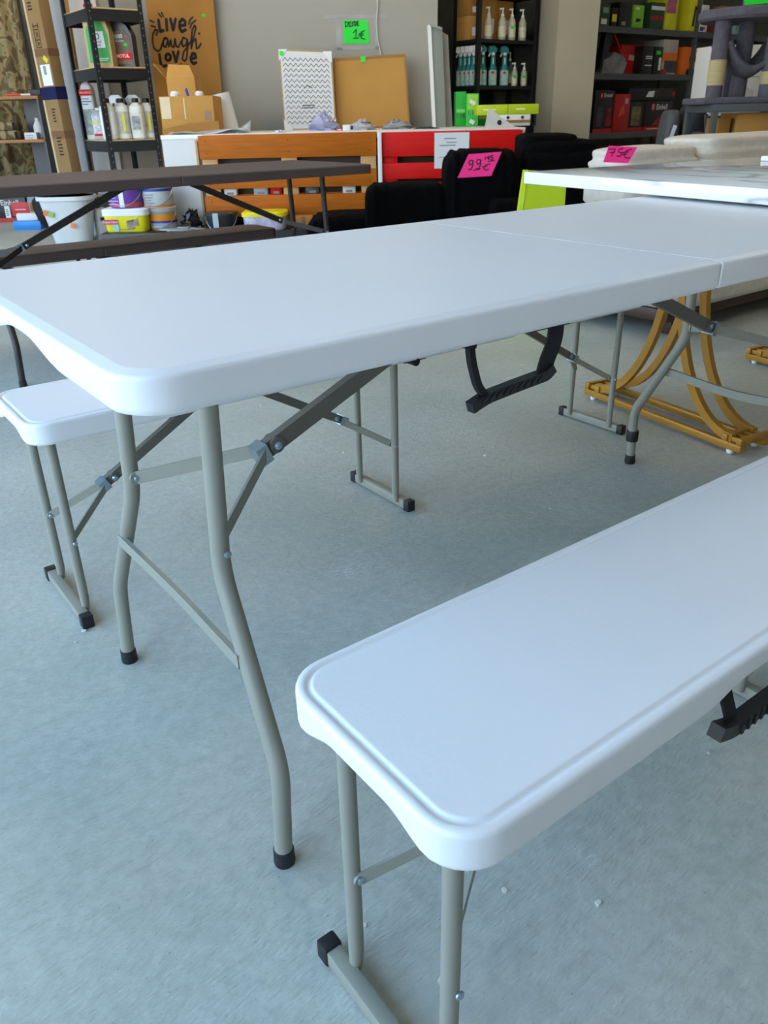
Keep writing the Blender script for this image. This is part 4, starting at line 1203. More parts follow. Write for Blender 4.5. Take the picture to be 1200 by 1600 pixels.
t, r, h = tub('black_bucket', 'black bucket with pale tape strip below the orange pallet', 324, 372, 331, 360, 5.99, PZ, mat('bucket_black', '#141416', .35), mat('bucket_black', '#141416', .35), 'bucket', .88, .6, .015)
MB().box(-r * .45, -r * .1, -r * .8 - .004, -r * .75, .0, h).build('pale_strip', mat('pale_tape', '#a9bdbd', .4), t, 0)
t, r, h = tub('paint_tub', 'flat tub with yellow lid below the orange pallet', 382, 449, 329, 358, 5.99, PZ, mat('print_tub', '#b9b3c4', .5, var=.35, scale=18), mat('yellow_plastic', '#e3d614', .4), 'tub', .94, .4, .03, False)
t, w, h = flatbox('small_carton', 'small orange brown carton between the brown table legs', 'box', 461, 489, 338, 5.99, PZ, .1, mat('amber_card', '#b4742a', .7, var=.1))
MB().box(-w * .1, w * .1, -.002, 0, 0, h).build('tape_strip', M_TAPE, t, 0)
# ------------------------------------------------------------------ narrow black rack in the recess
TR = R(36.4)
fr = uvz(746, 100, 8.3)
q1, q2 = uvz(746, 60, 8.3).z, uvz(746, 134, 8.3).z
q3 = uvz(746, 203, 8.3).z
rack('metal_shelving', 'narrow black metal rack in the recess stacked with cartons and spray bottles', fr.x, 8.3, TR, .76, .34, [uvz(746, -16, 8.3).z, q1, q2, q3, .08], 2.2, M_BLKM, M_BLKM, False, False, None, .03)
RRm = Matrix.Translation(P(fr.x, 8.3, 0)) @ Matrix.Rotation(RB + TR, 4, 'Z')
def sx_of(w_):
    d = w_ - CAM
    return 600 + FOC * d.dot(RT) / d.dot(FW)
def on_line(Mx, px, back, z, x0, x1):
    best = None
    for k in range(121):
        x = x0 + (x1 - x0) * k / 120
        e = abs(sx_of(Mx @ Vector((x, back, z))) - px)
        if best is None or e < best[0]: best = (e, x)
    return best[1]
RZR = RB + TR
def rr_box(label, x0, x1, y0, y1, z, h, m_, lab=True, name='carton', tape=True):
    t = thing(name, label, 'box', RRm @ Vector((x0, y0, z)), RZR)
    w, d = x1 - x0, y1 - y0
    MB().rbox(0, w, 0, d, 0, h, .003).build('body', m_, t)
    if tape: MB().box(w * .45, w * .55, -.0015, d, h, h + .001).build('tape_strip', M_TAPE, t, 0)
    if lab: plaque(t, w * .5, h * .35, w * .5, h * .35, M_PAPER)
    return t
rr_box('brown carton stacked at the left end of the rack, lower front', .005, .15, .13, .30, q1, .19, M_CARD)
rr_box('brown carton stacked on the left lower carton of the rack', .005, .15, .13, .30, q1 + .192, .13, M_CARD2)
rr_box('wide brown carton behind the soap bottles, left of the pair', .17, .36, .13, .30, q1, .33, M_CARD)
rr_box('wide brown carton behind the soap bottles, right of the pair', .37, .56, .13, .30, q1, .32, M_CARD2)
SOAP = [(.9, 0), (1, .02), (1, .55), (.55, .70), (.4, .72)]
M_SOAP = mat('clear_soap', '#cfcab0', .12, var=.05, alpha=.8)
def pump(label, px, back, z, H_=.26, r=.036, dot=False, body=None):
    x = on_line(RRm, px, back, z, .02, .72)
    t = lathe_bottle('soap_dispenser', label, RRm @ Vector((x, back, z)), RB, r, H_, SOAP, body or M_SOAP, mat('pump_white', '#e4e2da', .4), (.42, .72, .80), (.10, .42, mat('cream_label', '#dcd6b8', .5)), 'soap dispensers on the narrow rack')
    MB().tube([(0, 0, H_ * .80), (0, 0, H_ * .95)], .006, 8).build('pump_stem', M_PAPER, t)
    MB().tube([(.008, 0, H_ * .96), (-.03, 0, H_ * .95)], .007, 8).build('pump_nozzle', M_PAPER, t)
    if dot: strokes(t, [[(-.006, H_ * .4), (.006, H_ * .4)]], .024, M_GREEN, -r * 1.05, 'price_dot')
pump('clear soap dispenser nearest the front post on the upper rack shelf', 763, .05, q1)
pump('clear soap dispenser second from the front post on the upper rack shelf', 784, .05, q1)
pump('clear soap dispenser with green dot, third on the upper rack shelf', 799, .05, q1, dot=True)
pump('clear soap dispenser at the right end of the upper rack shelf', 815, .05, q1)
pump('small clear dispenser with green dot left of the other on the middle shelf', 803, .05, q2, .20, .030, True)
pump('small clear dispenser with green dot at the right end of the middle shelf', 818, .05, q2, .20, .030, True)
pump('tall smoky dispenser behind the small ones on the middle shelf', 795, .16, q2, .30, .034, True, mat('smoky_soap', '#5a5f58', .2))
M_TEAL = mat('teal_plastic', '#0f7f7c', .35, var=.06)
M_TLBL = mat('teal_label', '#a9c7bd', .5, var=.25, scale=30)
def spray(label, x, y, z):
    H_ = .33
    t = lathe_bottle('spray_bottle', label, RRm @ Vector((x, y, z)), RB, .040, H_, [(.9, 0), (1, .02), (1, .40), (.62, .52), (.55, .74), (.4, .78)], M_TEAL, M_PAPER, (.45, .77, .84), (.03, .40, M_TLBL), 'teal spray bottles on the narrow rack', None, 1, .6)
    MB().prism([(-.05, H_ * .86), (-.02, H_ * .84), (.03, H_ * .84), (.035, H_ * .92), (.01, H_), (-.04, H_)], -.014, .014).build('trigger_head', M_TEAL if x > .06 else M_PAPER, t)
    MB().bar((-.02, 0, H_ * .88), (-.042, 0, H_ * .74), .010, .012, up=(0, 1, 0)).build('trigger', M_PAPER, t)
    strokes(t, [[(-.006, H_ * .34), (.004, H_ * .34)]], .022, mat('red_dot', '#c8281e', .5), -.026, 'red_emblem')
    strokes(t, [[(0, H_ * .55), (0, H_ * .70)]], .010, M_PAPER, -.0145, 'lettering')
for i, px in enumerate((753, 769, 787)):
    spray(['teal spray bottle next to the front post, first of the front three', 'teal spray bottle in the middle of the front three', 'teal spray bottle on the right of the front three'][i], on_line(RRm, px, .06, q2, .02, .7), .06, q2)
for i in range(5):
    spray('teal spray bottle in the left end row, %s from the front' % ['nearest', 'second', 'third', 'fourth', 'farthest'][i], .05, .045 + i * .06, q2)
t = thing('green_carton', 'green carton on the lowest visible shelf of the narrow rack', 'box', RRm @ Vector((.05, .05, q3)), RZR)
MB().rbox(0, .17, 0, .2, 0, .20, .003).build('body', mat('green_carton', '#1fae35', .5), t)
plaque(t, .08, .12, .1, .06, mat('lime_print', '#9bd33a', .5))
t = thing('backing_sheet', 'black backing sheet behind the spray bottles', 'sheet', RRm @ Vector((.30, .36, .2)), RZR)
t.location.z = 0
MB().rbox(-.28, .25, 0, .012, 0, q1 - .03, .002).build('sheet', M_BLKM, t)
MB().box(-.28, .25, -.004, 0, q1 - .06, q1 - .03).build('top_rail', M_GRAYM, t, 0)

# ------------------------------------------------------------------ grey shelving with tool cartons at the right
s8 = 8.8
fg = uvz(925, 115, s8)
g1, g2, g3 = uvz(925, 39, s8).z, uvz(925, 114, s8).z, uvz(916, 209, s8).z
rack('metal_shelving', 'long grey metal shelving loaded with power tool cartons at the right', fg.x, s8, TR, 3.3, .42, [g1, g2, g3, .1], 2.5, M_GRAYM, M_GRAYM, True, False, (0, 1.62, 3.3), .055)
RGm = Matrix.Translation(P(fg.x, s8, 0)) @ Matrix.Rotation(RB + TR, 4, 'Z')
def scr_y(w_):
    d = w_ - CAM
    return 800 - FOC * d.dot(UP) / d.dot(FW)
def gbox(label, px0, px1, pyt, z, m_, back=.03, depth=.25, name='tool_carton', cat='box'):
    x0 = on_line(RGm, px0, back, z, -.05, 3.25); x1 = on_line(RGm, px1, back, z, -.05, 3.25)
    w_ = RGm @ Vector(((x0 + x1) / 2, back, z))
    lo, hi = z, z + 1.0
    for _ in range(30):
        md = (lo + hi) / 2
        if scr_y(Vector((w_.x, w_.y, md))) > pyt: lo = md
        else: hi = md
    t = thing(name, label, cat, RGm @ Vector((x0, back, z)), RZR)
    w, h = max(x1 - x0, .05), lo - z
    MB().rbox(0, w, 0, depth, 0, h, .003).build('body', m_, t)
    return t, w, h
M_EB = mat('carton_black', '#1b1a1c', .4)
M_ER = mat('carton_red', '#a8151c', .42)
M_OR = mat('carton_orange', '#e06a12', .45, var=.05)
M_TOOL = mat('tool_print', '#7d1a20', .5, var=.6, scale=9)
def einhell(t, w, h, ts=.06, zf=.85, xf=.55):
    MB().box(w * xf - ts * 2.1, w * xf - ts * 1.3, -.003, 0, h * zf - ts * .45, h * zf + ts * .45).build('red_logo', M_ER, t, 0)
    text('E', ts * .8, M_PAPER, t, face_at(w * xf - ts * 1.7, -.0045, h * zf), 'logo_letter')
    text('Einhell', ts, M_PAPER, t, face_at(w * xf + ts * .35, -.003, h * zf), bold=.0006)
# bottom row
t, w, h = gbox('black carton with drill picture, leftmost on the bottom shelf', 924, 955, 141, g3, M_EB)
einhell(t, w, h, .05, .88, .6)
MB().prism([(w * .15, h * .15), (w * .4, h * .15), (w * .45, h * .6), (w * .15, h * .62)], -.003, 0).build('tool_picture', mat('tool_grey', '#3c3c40', .5, var=.4), t, 0)
MB().prism([(w * .6, h * .15), (w * .92, h * .18), (w * .9, h * .62), (w * .65, h * .55)], -.003, 0).build('tool_picture', M_TOOL, t, 0)
MB().box(-.002, w + .002, -.004, 0, 0, h * .10).build('red_band', M_ER, t, 0)
t, w, h = gbox('narrow red carton between the black cartons on the bottom shelf', 956, 979, 147, g3, M_ER, .02)
MB().prism([(w * .3, h * .4), (w * .7, h * .5), (w * .6, h * .75), (w * .35, h * .6)], -.003, 0).build('tool_picture', mat('orange_red', '#d6492a', .5), t, 0)
plaque(t, w * .75, h * .82, w * .2, h * .14, mat('pinkish', '#cc9999', .6))
t, w, h = gbox('black carton with yellowish picture beside the narrow red carton', 980, 1003, 159, g3, M_EB, .04)
MB().box(w * .15, w * .75, -.003, 0, h * .2, h * .85).build('tool_picture', mat('olive_print', '#6d6440', .5, var=.5, scale=15), t, 0)
MB().box(-.002, w + .002, -.004, 0, 0, h * .14).build('red_band', M_ER, t, 0)
t, w, h = gbox('black carton with red saw picture and white name on the bottom shelf', 1004, 1046, 158, g3, M_EB, .03)
einhell(t, w, h, .075, .80, .55)
MB().prism([(w * .25, h * .16), (w * .55, h * .2), (w * .8, h * .62), (w * .7, h * .66), (w * .45, h * .40)], -.003, 0).build('tool_picture', M_TOOL, t, 0)
MB().box(-.002, w + .002, -.004, 0, 0, h * .14).build('red_band', M_ER, t, 0)
txt_lines(t, w * .45, h * .09, w * .7, 1, .02, mat('pinkish', '#cc9999', .6), -.0055, .012)
hx = h
t, w, h = gbox('flat black carton with white tool picture lying on top of the bottom row', 981, 1056, 138, g3 + hx + .005, M_EB, .05, .24)
MB().prism([(w * .35, h * .3), (w * .5, h * .3), (w * .52, h * .8), (w * .4, h * .75)], -.003, 0).build('tool_picture', M_PAPER, t, 0)
c = [(w * .58 + .03 * math.cos(k * .7), h * .55 + .03 * math.sin(k * .7)) for k in range(10)]
strokes(t, [c], .008, mat('olive_print', '#6d6440', .5), -.003, 'battery_emblem')
MB().box(w * .9, w * .95, -.003, 0, h * .35, h * .75).build('red_tag', M_ER, t, 0)
# middle row
t, w, h = gbox('red carton behind the black vacuum tool on the middle shelf', 966, 1000, 70, g2, M_ER, .14, .2)
MB().prism([(w * .35, h * .5), (w * .75, h * .45), (w * .8, h * .6), (w * .4, h * .68)], -.003, 0).build('tool_picture', mat('pinkish', '#cc9999', .6), t, 0)
t, w, h = gbox('black upright carton with white stripes on the middle shelf', 1001, 1018, 72, g2, M_EB)
for z in (.55, .62, .3): MB().box(w * .3, w * .95, -.003, 0, h * z, h * (z + .03)).build('white_stripe', M_PAPER, t, 0)
t, w, h = gbox('tall slim black carton with green tag on the middle shelf', 1019, 1031, 73, g2, M_EB)
MB().box(w * .2, w * .7, -.003, 0, h * .72, h * .85).build('green_tag', M_GREEN, t, 0)
MB().box(w * .6, w * .85, -.003, 0, h * .15, h * .6).build('white_stripe', M_PAPER, t, 0)
t, w, h = gbox('orange and grey carton with tool photo on the middle shelf', 1032, 1054, 62, g2, mat('carton_mix', '#b4a79f', .5, var=.2, scale=8))
MB().box(0, w, -.003, 0, h * .35, h * .62).build('orange_band', M_OR, t, 0)
MB().box(w * .15, w, -.004, 0, h * .05, h * .4).build('tool_picture', mat('tool_grey', '#3c3c40', .5), t, 0)
MB().box(0, w * .35, -.005, 0, 0, h * .15).build('red_logo', M_ER, t, 0)
t, w, h = gbox('bright orange carton with black machine picture beside the large white carton', 1064, 1098, 74, g2, M_OR)
MB().prism([(w * .3, h * .45), (w * .45, h * .42), (w * .55, h * .5), (w * .65, h * .45), (w * .6, h * .7), (w * .45, h * .72), (w * .28, h * .66)], -.003, 0).build('tool_picture', M_INK, t, 0)
text('7', .07, M_INK, t, face_at(w * .55, -.003, h * .90))
for x in (.28, .55): MB().lathe([(w * .09, 0), (w * .09, .003)], 14, Matrix.Translation((w * x, 0, h * .08)) @ Matrix.Rotation(R(90), 4, 'X')).build('round_icon', M_INK, t)
plaque(t, w * .85, h * .3, w * .12, h * .3, M_PAPER)
# black corded tool
x0 = on_line(RGm, 952, .06, g2, 0, 2)
t = thing('vacuum_tool', 'black and silver handheld vacuum tool at the left of the middle shelf', 'tool', RGm @ Vector((x0, .06, g2)), RZR)
MB().prism([(-.12, 0), (.22, 0), (.26, .10), (.2, .16), (.05, .19), (-.02, .14), (-.10, .12)], 0, .07).build('body', mat('tool_silver', '#7a7a7d', .3, var=.5, scale=9), t)
MB().prism([(-.14, .05), (-.06, .08), (.02, .36), (-.02, .43), (-.10, .38)], .005, .06).build('handle', M_BLKP, t)
MB().tube(fillet([(.0, .03, .40), (.10, .03, .30), (.22, .03, .14)], .05, 4), .012, 8).build('red_trim', M_ER, t)
plaque(t, -.03, .40, .05, .06, M_PAPER, .003, 'hang_tag', R(30))
# top row
t, w, h = gbox('dark green garden tool carton at the left of the top shelf', 934, 952, 6, g1, mat('dark_green', '#1f4a2c', .5))
plaque(t, w * .5, h * .2, w * .5, h * .25, M_PAPER)
plaque(t, w * .6, h * .72, w * .5, h * .25, M_GREYP)
t, w, h = gbox('slim dark carton with yellow patch on the top shelf', 953, 963, 12, g1, M_EB)
plaque(t, w * .5, h * .45, w * .8, h * .4, mat('yellow_print', '#dcd21e', .5))
t, w, h = gbox('black carton left of the lime carton on the top shelf', 966, 984, 4, g1, M_EB)
plaque(t, w * .4, h * .15, w * .3, h * .15, M_GREYP)
t, w, h = gbox('lime green carton with small black tool on the top shelf', 987, 1004, 8, g1, mat('lime_carton', '#7fc22a', .5))
MB().prism([(w * .25, h * .25), (w * .7, h * .3), (w * .75, h * .4), (w * .3, h * .42)], -.003, 0).build('tool_picture', M_INK, t, 0)
txt_lines(t, w * .35, h * .9, w * .4, 1, .02, M_PAPER, -.003, .02)
t, w, h = gbox('dark green and red carton with white band on the top shelf', 1014, 1036, 4, g1, mat('dark_green', '#1f4a2c', .5))
MB().box(0, w, -.003, 0, h * .36, h * .5).build('red_band', M_ER, t, 0)
MB().box(0, w, -.003, 0, h * .72, h * .86).build('white_band', M_PAPER, t, 0)
t, w, h = gbox('yellow and pink carton left of the middle post on the top shelf', 1037, 1056, -6, g1, mat('yellow_print', '#dcd21e', .5))
MB().box(0, w * .8, -.003, 0, h * .5, h * .95).build('pink_picture', mat('pink_print', '#b0557a', .5, var=.4, scale=12), t, 0)
t, w, h = gbox('tall yellow carton with black tool right of the middle post', 1073, 1091, -6, g1, mat('yellow_print', '#dcd21e', .5))
MB().prism([(w * .35, h * .15), (w * .5, h * .15), (w * .55, h * .6), (w * .7, h * .7), (w * .45, h * .72)], -.003, 0).build('tool_picture', M_INK, t, 0)
t, w, h = gbox('white and blue slim carton right of the tall yellow carton', 1092, 1104, 8, g1, M_PAPER)
MB().box(w * .1, w * .5, -.003, 0, h * .05, h * .2).build('blue_patch', mat('label_blue', '#2a6a9c', .5), t, 0)
txt_lines(t, w * .5, h * .8, w * .6, 4, .05, mat('olive_print', '#6d6440', .5), -.003, .02)
t, w, h = gbox('dark red carton beside the cat tree platform on the top shelf', 1106, 1122, 12, g1, mat('dark_red', '#6e1b16', .5))
plaque(t, w * .5, h * .6, w * .6, h * .3, M_ER)
t, w, h = gbox('brown carton at the far end of the top shelf', 1124, 1142, 10, g1, M_CARD2)
plaque(t, w * .5, h * .6, w * .6, h * .2, M_TAPE)
for i, px in enumerate((1146, 1160)):
    t, w, h = gbox(['pale blue bottle box seen under the cat platform, left one', 'pale blue bottle box seen under the cat platform, right one'][i], px, px + 7, 34, g1, mat('pale_cyan', '#8fb4bb', .4))
    plaque(t, w * .5, h * .5, w * .6, h * .4, M_GREYP)

# ------------------------------------------------------------------ cabinet with large white carton, steel stand, cat tree
cu = uvz(1185, 200, 6.6)
t = bth('dark_cabinet', 'dark storage cabinet under the large white carton', 'cabinet', cu.x, 6.6, 0, R(10))
ch = uvz(1130, 181, 6.6).z
MB().rbox(-.30, .45, 0, .4, 0, ch, .004).build('body', mat('dark_cabinet', '#2a241f', .6, var=.1), t)
for x in (-.28, .09): MB().rbox(x, x + .34, -.015, 0, .04, ch - .04, .004).build('door', mat('dark_cabinet', '#2a241f', .6), t)
t = bth('white_carton', 'large white printed carton behind the grey cat tree', 'box', uvz(1108, 180, 6.62).x, 6.63, ch, R(10))
wc = uvz(1180, 120, 6.62).x - uvz(1090, 120, 6.62).x
hc = uvz(1130, 70, 6.62).z - ch
MB().rbox(0, wc, 0, .3, 0, hc, .004).build('body', mat('white_carton', '#cfccc6', .6, var=.02), t)
MB().box(.0, wc, -.002, 0, hc * .55, hc * .56).build('panel_line', M_GREYP, t, 0)
txt_lines(t, wc * .18, hc * .42, wc * .22, 4, hc * .09, M_INK, -.003, hc * .03)
txt_lines(t, wc * .3, hc * .51, wc * .4, 1, .02, M_GREYP, -.003, hc * .02)
MB().lathe([(.06, 0), (.06, .003)], 20, Matrix.Translation((wc * .9, 0, hc * .82)) @ Matrix.Rotation(R(90), 4, 'X')).build('green_emblem', mat('pale_olive', '#b9bfa5', .6), t)
text('F.x', .05, M_INK, t, face_at(wc * .14, -.003, hc * .9))
MB().prism([(wc * .55, hc * .2), (wc * .8, hc * .2), (wc * .8, hc * .36), (wc * .6, hc * .42)], -.003, 0).build('line_drawing', mat('faint_print', '#b9b6b0', .6), t, 0)

sv = 5.45
zs = uvz(1120, 163, sv).z
t = bth('steel_stand', 'grey steel stand carrying the cat tree at the right edge', 'stand', uvz(1112, 190, sv).x, sv, 0)
ws = .75
MB().rbox(0, ws, 0, .5, zs - .045, zs, .003).build('top_frame', M_GRAYM, t)
for x in (0, ws - .035):
    for y in (0, .465): MB().rbox(x, x + .035, y, y + .035, 0, zs - .045, .003).build('leg', M_GRAYM, t)
MB().rbox(0, ws, 0, .5, .25, .28, .003).build('lower_shelf', M_GRAYM, t)
t, w, h = flatbox('carton', 'brown carton standing inside the steel stand below the cat tree', 'box', 1152, 1215, 176, sv + .12, .28, .3, M_CARD)
MB().box(-w / 2 - .001, w / 2 + .001, -.002, 0, h * .72, h * .80).build('tape_strip', M_TAPE, t, 0)
t, w, h = flatbox('carton', 'narrow dark brown frame box beside the carton in the steel stand', 'box', 1120, 1140, 184, sv + .15, .28, .2, M_CARD2)
MB().box(-w * .25, w * .25, -.004, -.001, h * .1, h * .85).build('opening', M_INK, t, 0)

M_CAT = mat('grey_plush', '#57535a', .95, var=.15, scale=30, bump=.6, bscale=120)
M_SIS = mat('sisal_rope', '#b9a878', .9, var=.1, scale=2, stretch=(1, 1, 60), bump=.5, bscale=40)
u0 = uvz(1112, 160, sv).x
t = bth('cat_tree', 'grey plush cat tree with sisal posts and a hanging hammock', 'cat tree', u0, sv + .05, zs)
def cz(py, px=1130): return uvz(px, py, sv + .1).z - zs
def cx_(px, py=90): return uvz(px, py, sv + .1).x - u0
MB().rbox(-.03, .55, 0, .4, 0, cz(152), .012, 3).build('base_board', M_CAT, t)
p1 = cx_(1128); p2 = cx_(1178)
pc = MB().tube([(p1, .10, cz(152)), (p1, .10, cz(28))], .048, 20).build('post', M_CAT, t)
MB().tube([(p1, .10, cz(133)), (p1, .10, cz(93))], .051, 20).build('sisal_wrap', M_SIS, pc)
pc = MB().tube([(p2, .22, cz(152)), (p2, .22, cz(-40))], .050, 20).build('post', M_CAT, t)
p3 = cx_(1200)
pc = MB().tube([(p3 + .04, .08, cz(152)), (p3 + .04, .08, cz(60))], .048, 20).build('post', M_CAT, t)
MB().tube([(p3 + .04, .08, cz(133)), (p3 + .04, .08, cz(113))], .051, 20).build('sisal_wrap', M_SIS, pc)
MB().lathe([(.01, 0), (.27, 0), (.285, .015), (.285, .05), (.27, .06), (.2, .035), (.01, .03)], 36, Matrix.Translation((p1 + .17, .18, cz(31)))).build('round_bed', M_CAT, t)
hm = MB(); vs = []
for i in range(17):
    f = i / 16
    for j in range(5):
        g = j / 4
        vs.append((p1 + .03 + f * .36, .06 + g * .28, cz(66) - (.20 * math.sin(math.pi * f) ** .8) * (.75 + .25 * math.sin(math.pi * g))))
hm.add(vs, [(i * 5 + j, (i + 1) * 5 + j, (i + 1) * 5 + j + 1, i * 5 + j + 1) for i in range(16) for j in range(4)])
ho = hm.build('hammock', M_CAT, t, 60); ho.modifiers.new('thick', 'SOLIDIFY').thickness = .03
MB().rbox(p1 + .16, p1 + .24, .36, .44, cz(152), cz(90), .01).build('box_den', M_CAT, t)

# green price card over the cat tree
t, o_ = sheet_sign('price_sign', 'green price card at the top right corner above the cat tree', [(1160, -28), (1240, -28), (1240, 2), (1164, 8)], sv + .02, M_GREEN)
MB().tube([(.02, .001, .0), (.02, .001, .6)], .002, 6).build('string', M_PAPER, t)
MB().rbox(-.06, .1, -.01, .02, .59, .62, .003).build('clip', M_GRAYM, t)

# bags standing before the shelving
def blob(w, d, h, e=.35, nx=36, nz=22, ridge=0.0, rn=10, axis='x', noise=.0, seed=1):
    """soft box: superellipsoid, optionally ribbed"""
    rnd = random.Random(seed)
    ph = [rnd.uniform(0, 6.28) for _ in range(6)]
    vs = []; fs = []
    sp = lambda x: math.copysign(abs(x) ** e, x)
    for i in range(nz + 1):
        a = -math.pi / 2 + math.pi * i / nz
        for j in range(nx):
            b = 2 * math.pi * j / nx
            x, y, z = sp(math.cos(a)) * sp(math.cos(b)), sp(math.cos(a)) * sp(math.sin(b)), sp(math.sin(a))
            c_ = {'x': x, 'z': z, 'y': y}[axis]
            k = 1 + ridge * math.cos(c_ * math.pi * rn) + noise * (math.sin(3 * x + ph[0]) * math.sin(4 * z + ph[1]) + math.sin(5 * y + ph[2]) * .5)
            vs.append((x * w / 2 * k, y * d / 2 * k, h / 2 + z * h / 2 * k))
    for i in range(nz):
        for j in range(nx):
            fs.append((i * nx + j, i * nx + (j + 1) % nx, (i + 1) * nx + (j + 1) % nx, (i + 1) * nx + j))
    mb = MB(); mb.add(vs, fs); return mb
M_BAGG = mat('charcoal_nylon', '#2d2d30', .7, var=.15, bump=.3)
def fit_blob(name, label, cat, px0, px1, pyt, pyb, v, depth, m_, zb=None, **kw):
    u, w, z0, h = rect(px0, px1, pyt, v, zb, pyb if zb is None else None)
    t = bth(name, label, cat, u, v + depth / 2, z0)
    blob(w, depth, h, **kw).build('body', m_, t, 60)
    return t, w, h
t, w, h = fit_blob('backpack', 'dark grey backpack in front of the white carton', 'backpack', 1074, 1110, 163, 232, 6.08, .28, M_BAGG, .55, e=.5, noise=.05)
blob(w * .65, .1, h * .5, .5).build('front_pocket', mat('grey_nylon', '#4a4a4d', .6), t, 60).location = (0, -.17, h * .1)
MB().tube(fillet([(-w * .25, -.05, h * .9), (-w * .1, -.06, h * 1.04), (w * .15, -.05, h * .95)], .05, 4), .014, 8).build('grab_handle', M_BAGG, t)
MB().tube(fillet([(w * .3, -.14, h * .85), (w * .42, -.16, h * .5), (w * .3, -.14, h * .15)], .1, 5), .015, 8).build('shoulder_strap', mat('grey_nylon', '#4a4a4d', .6), t)
t2, w2, h2 = fit_blob('tool_bag', 'slim grey bag with white badge left of the backpack', 'bag', 1042, 1066, 172, 226, 6.1, .22, mat('grey_nylon', '#4a4a4d', .6), .55, e=.5, noise=.06)
plaque(t2, -w2 * .05, h2 * .65, w2 * .25, h2 * .22, M_PAPER, -.118, 'badge', R(15))
t = bth('bag_bench', 'low dark bench under the backpack and grey bag', 'bench', uvz(1076, 225, 6.05).x, 6.03, 0)
MB().rbox(-.26, .22, 0, .4, .50, .55, .004).build('seat', M_DKWOOD, t)
for x in (-.24, .16):
    for y in (.02, .34): MB().rbox(x, x + .04, y, y + .04, 0, .50, .003).build('leg', M_DKWOOD, t)

# ------------------------------------------------------------------ ribbed plush armchairs
def sign_on(t, root_uvz, corners, v, m_, lines, s, x0, y0, wid, minkmat):
    pass
# black armchair with the pink card
va = 4.75
ua = uvz(640, 320, va).x
t = bth('plush_armchair', 'black ribbed plush armchair bearing the pink 99 price card', 'armchair', ua, va, 0)
def part_blob(t, u_ref, v_ref, px0, px1, pyt, zb, v, depth, m_, nm, **kw):
    u, w, z0, h = rect(px0, px1, pyt, v, zb)
    o = blob(w, depth, h, **kw).build(nm, m_, t, 60)
    o.location = (u - u_ref, v - v_ref + depth / 2, zb)
    return o, w, h
part_blob(t, ua, va, 478, 798, 338, .02, va + .12, .55, M_BLKF, 'seat', e=.22, ridge=.010, rn=26, nx=120, nz=24)
part_blob(t, ua, va, 570, 702, 289, .12, va + .02, .36, M_BLKF, 'armrest', e=.25, ridge=.012, rn=8, axis='x', nx=140, nz=60)
part_blob(t, ua, va, 698, 815, 236, .10, va, .40, M_BLKF, 'backrest', e=.25, ridge=.02, rn=8, axis='x', nx=140, nz=40)
part_blob(t, ua, va, 768, 830, 312, .10, va - .16, .22, M_BLKF, 'armrest', e=.3, ridge=.012, rn=7, axis='z', nx=60, nz=50)
t, o_ = sheet_sign('price_sign', 'pink card handwritten 99 euros on the black armchair', [(732, 241), (784, 237), (767.5, 275), (715, 278)], va - .012, M_PINK)
g = lambda lst: pl(lst, va - .014, o_, 4, 560, 170)
nine = lambda x, y: [(x + 26, y + 4), (x + 8, y + 2), (x, y + 20), (x + 8, y + 32), (x + 22, y + 24), (x + 27, y + 4), (x + 24, y + 36), (x + 14, y + 60), (x - 2, y + 58)]
strokes(t, [g(nine(690, 320)), g(nine(738, 315)), g([(796, 300), (792, 316)]), g([(814, 298), (806, 304), (814, 312), (818, 298), (814, 318)]), g([(842, 292), (828, 294), (828, 304), (840, 306), (836, 318), (826, 318)]), g([(812, 330), (850, 322)]), g([(822, 345), (796, 350), (782, 368), (790, 382), (812, 380)]), g([(778, 362), (804, 358)]), g([(720, 384), (760, 376)])], .0065, mat('marker_purple', '#6a0f3a', .6), -.0012)
# taller black armchair, folded
vb = 4.7
ub = uvz(878, 260, vb).x
t = bth('plush_armchair', 'taller black ribbed plush armchair with folded layers before the column', 'armchair', ub, vb, 0)
part_blob(t, ub, vb, 822, 950, 250, .02, vb + .1, .6, M_BLKF, 'seat', e=.22, ridge=.012, rn=10, axis='z', nx=70, nz=60)
for i, (a_, b_, c_, zb2) in enumerate(((819, 945, 232, .45), (819, 935, 218, .62), (819, 905, 203, .72))):
    part_blob(t, ub, vb, a_, b_, c_ + (6 if i == 2 else 0), zb2, vb + .12 + .04 * i, .42, M_BLKF, 'folded_cushion', e=.35, ridge=.015, rn=6, axis='y', noise=.03, seed=i)
# lime board
lv = 3.9
t, c4 = leaning('lime_board', 'lime green upright board beside the corner of the marble table', 'board', [(820, 266), (886, 270), (872, 470), (786, 470)], lv, 0)
MB().prism([c4[0], c4[1], (c4[2][0], 0), (c4[3][0], 0)], 0, .03).build('sheet', M_LIME, t, 0)
MB().prism([(c4[0][0] - .004, c4[0][1]), (c4[0][0] + .016, c4[0][1]), (c4[3][0] + .016, 0), (c4[3][0] - .004, 0)], -.004, .034).build('edge_band', mat('lime_edge', '#c6dc2a', .5), t, 0)

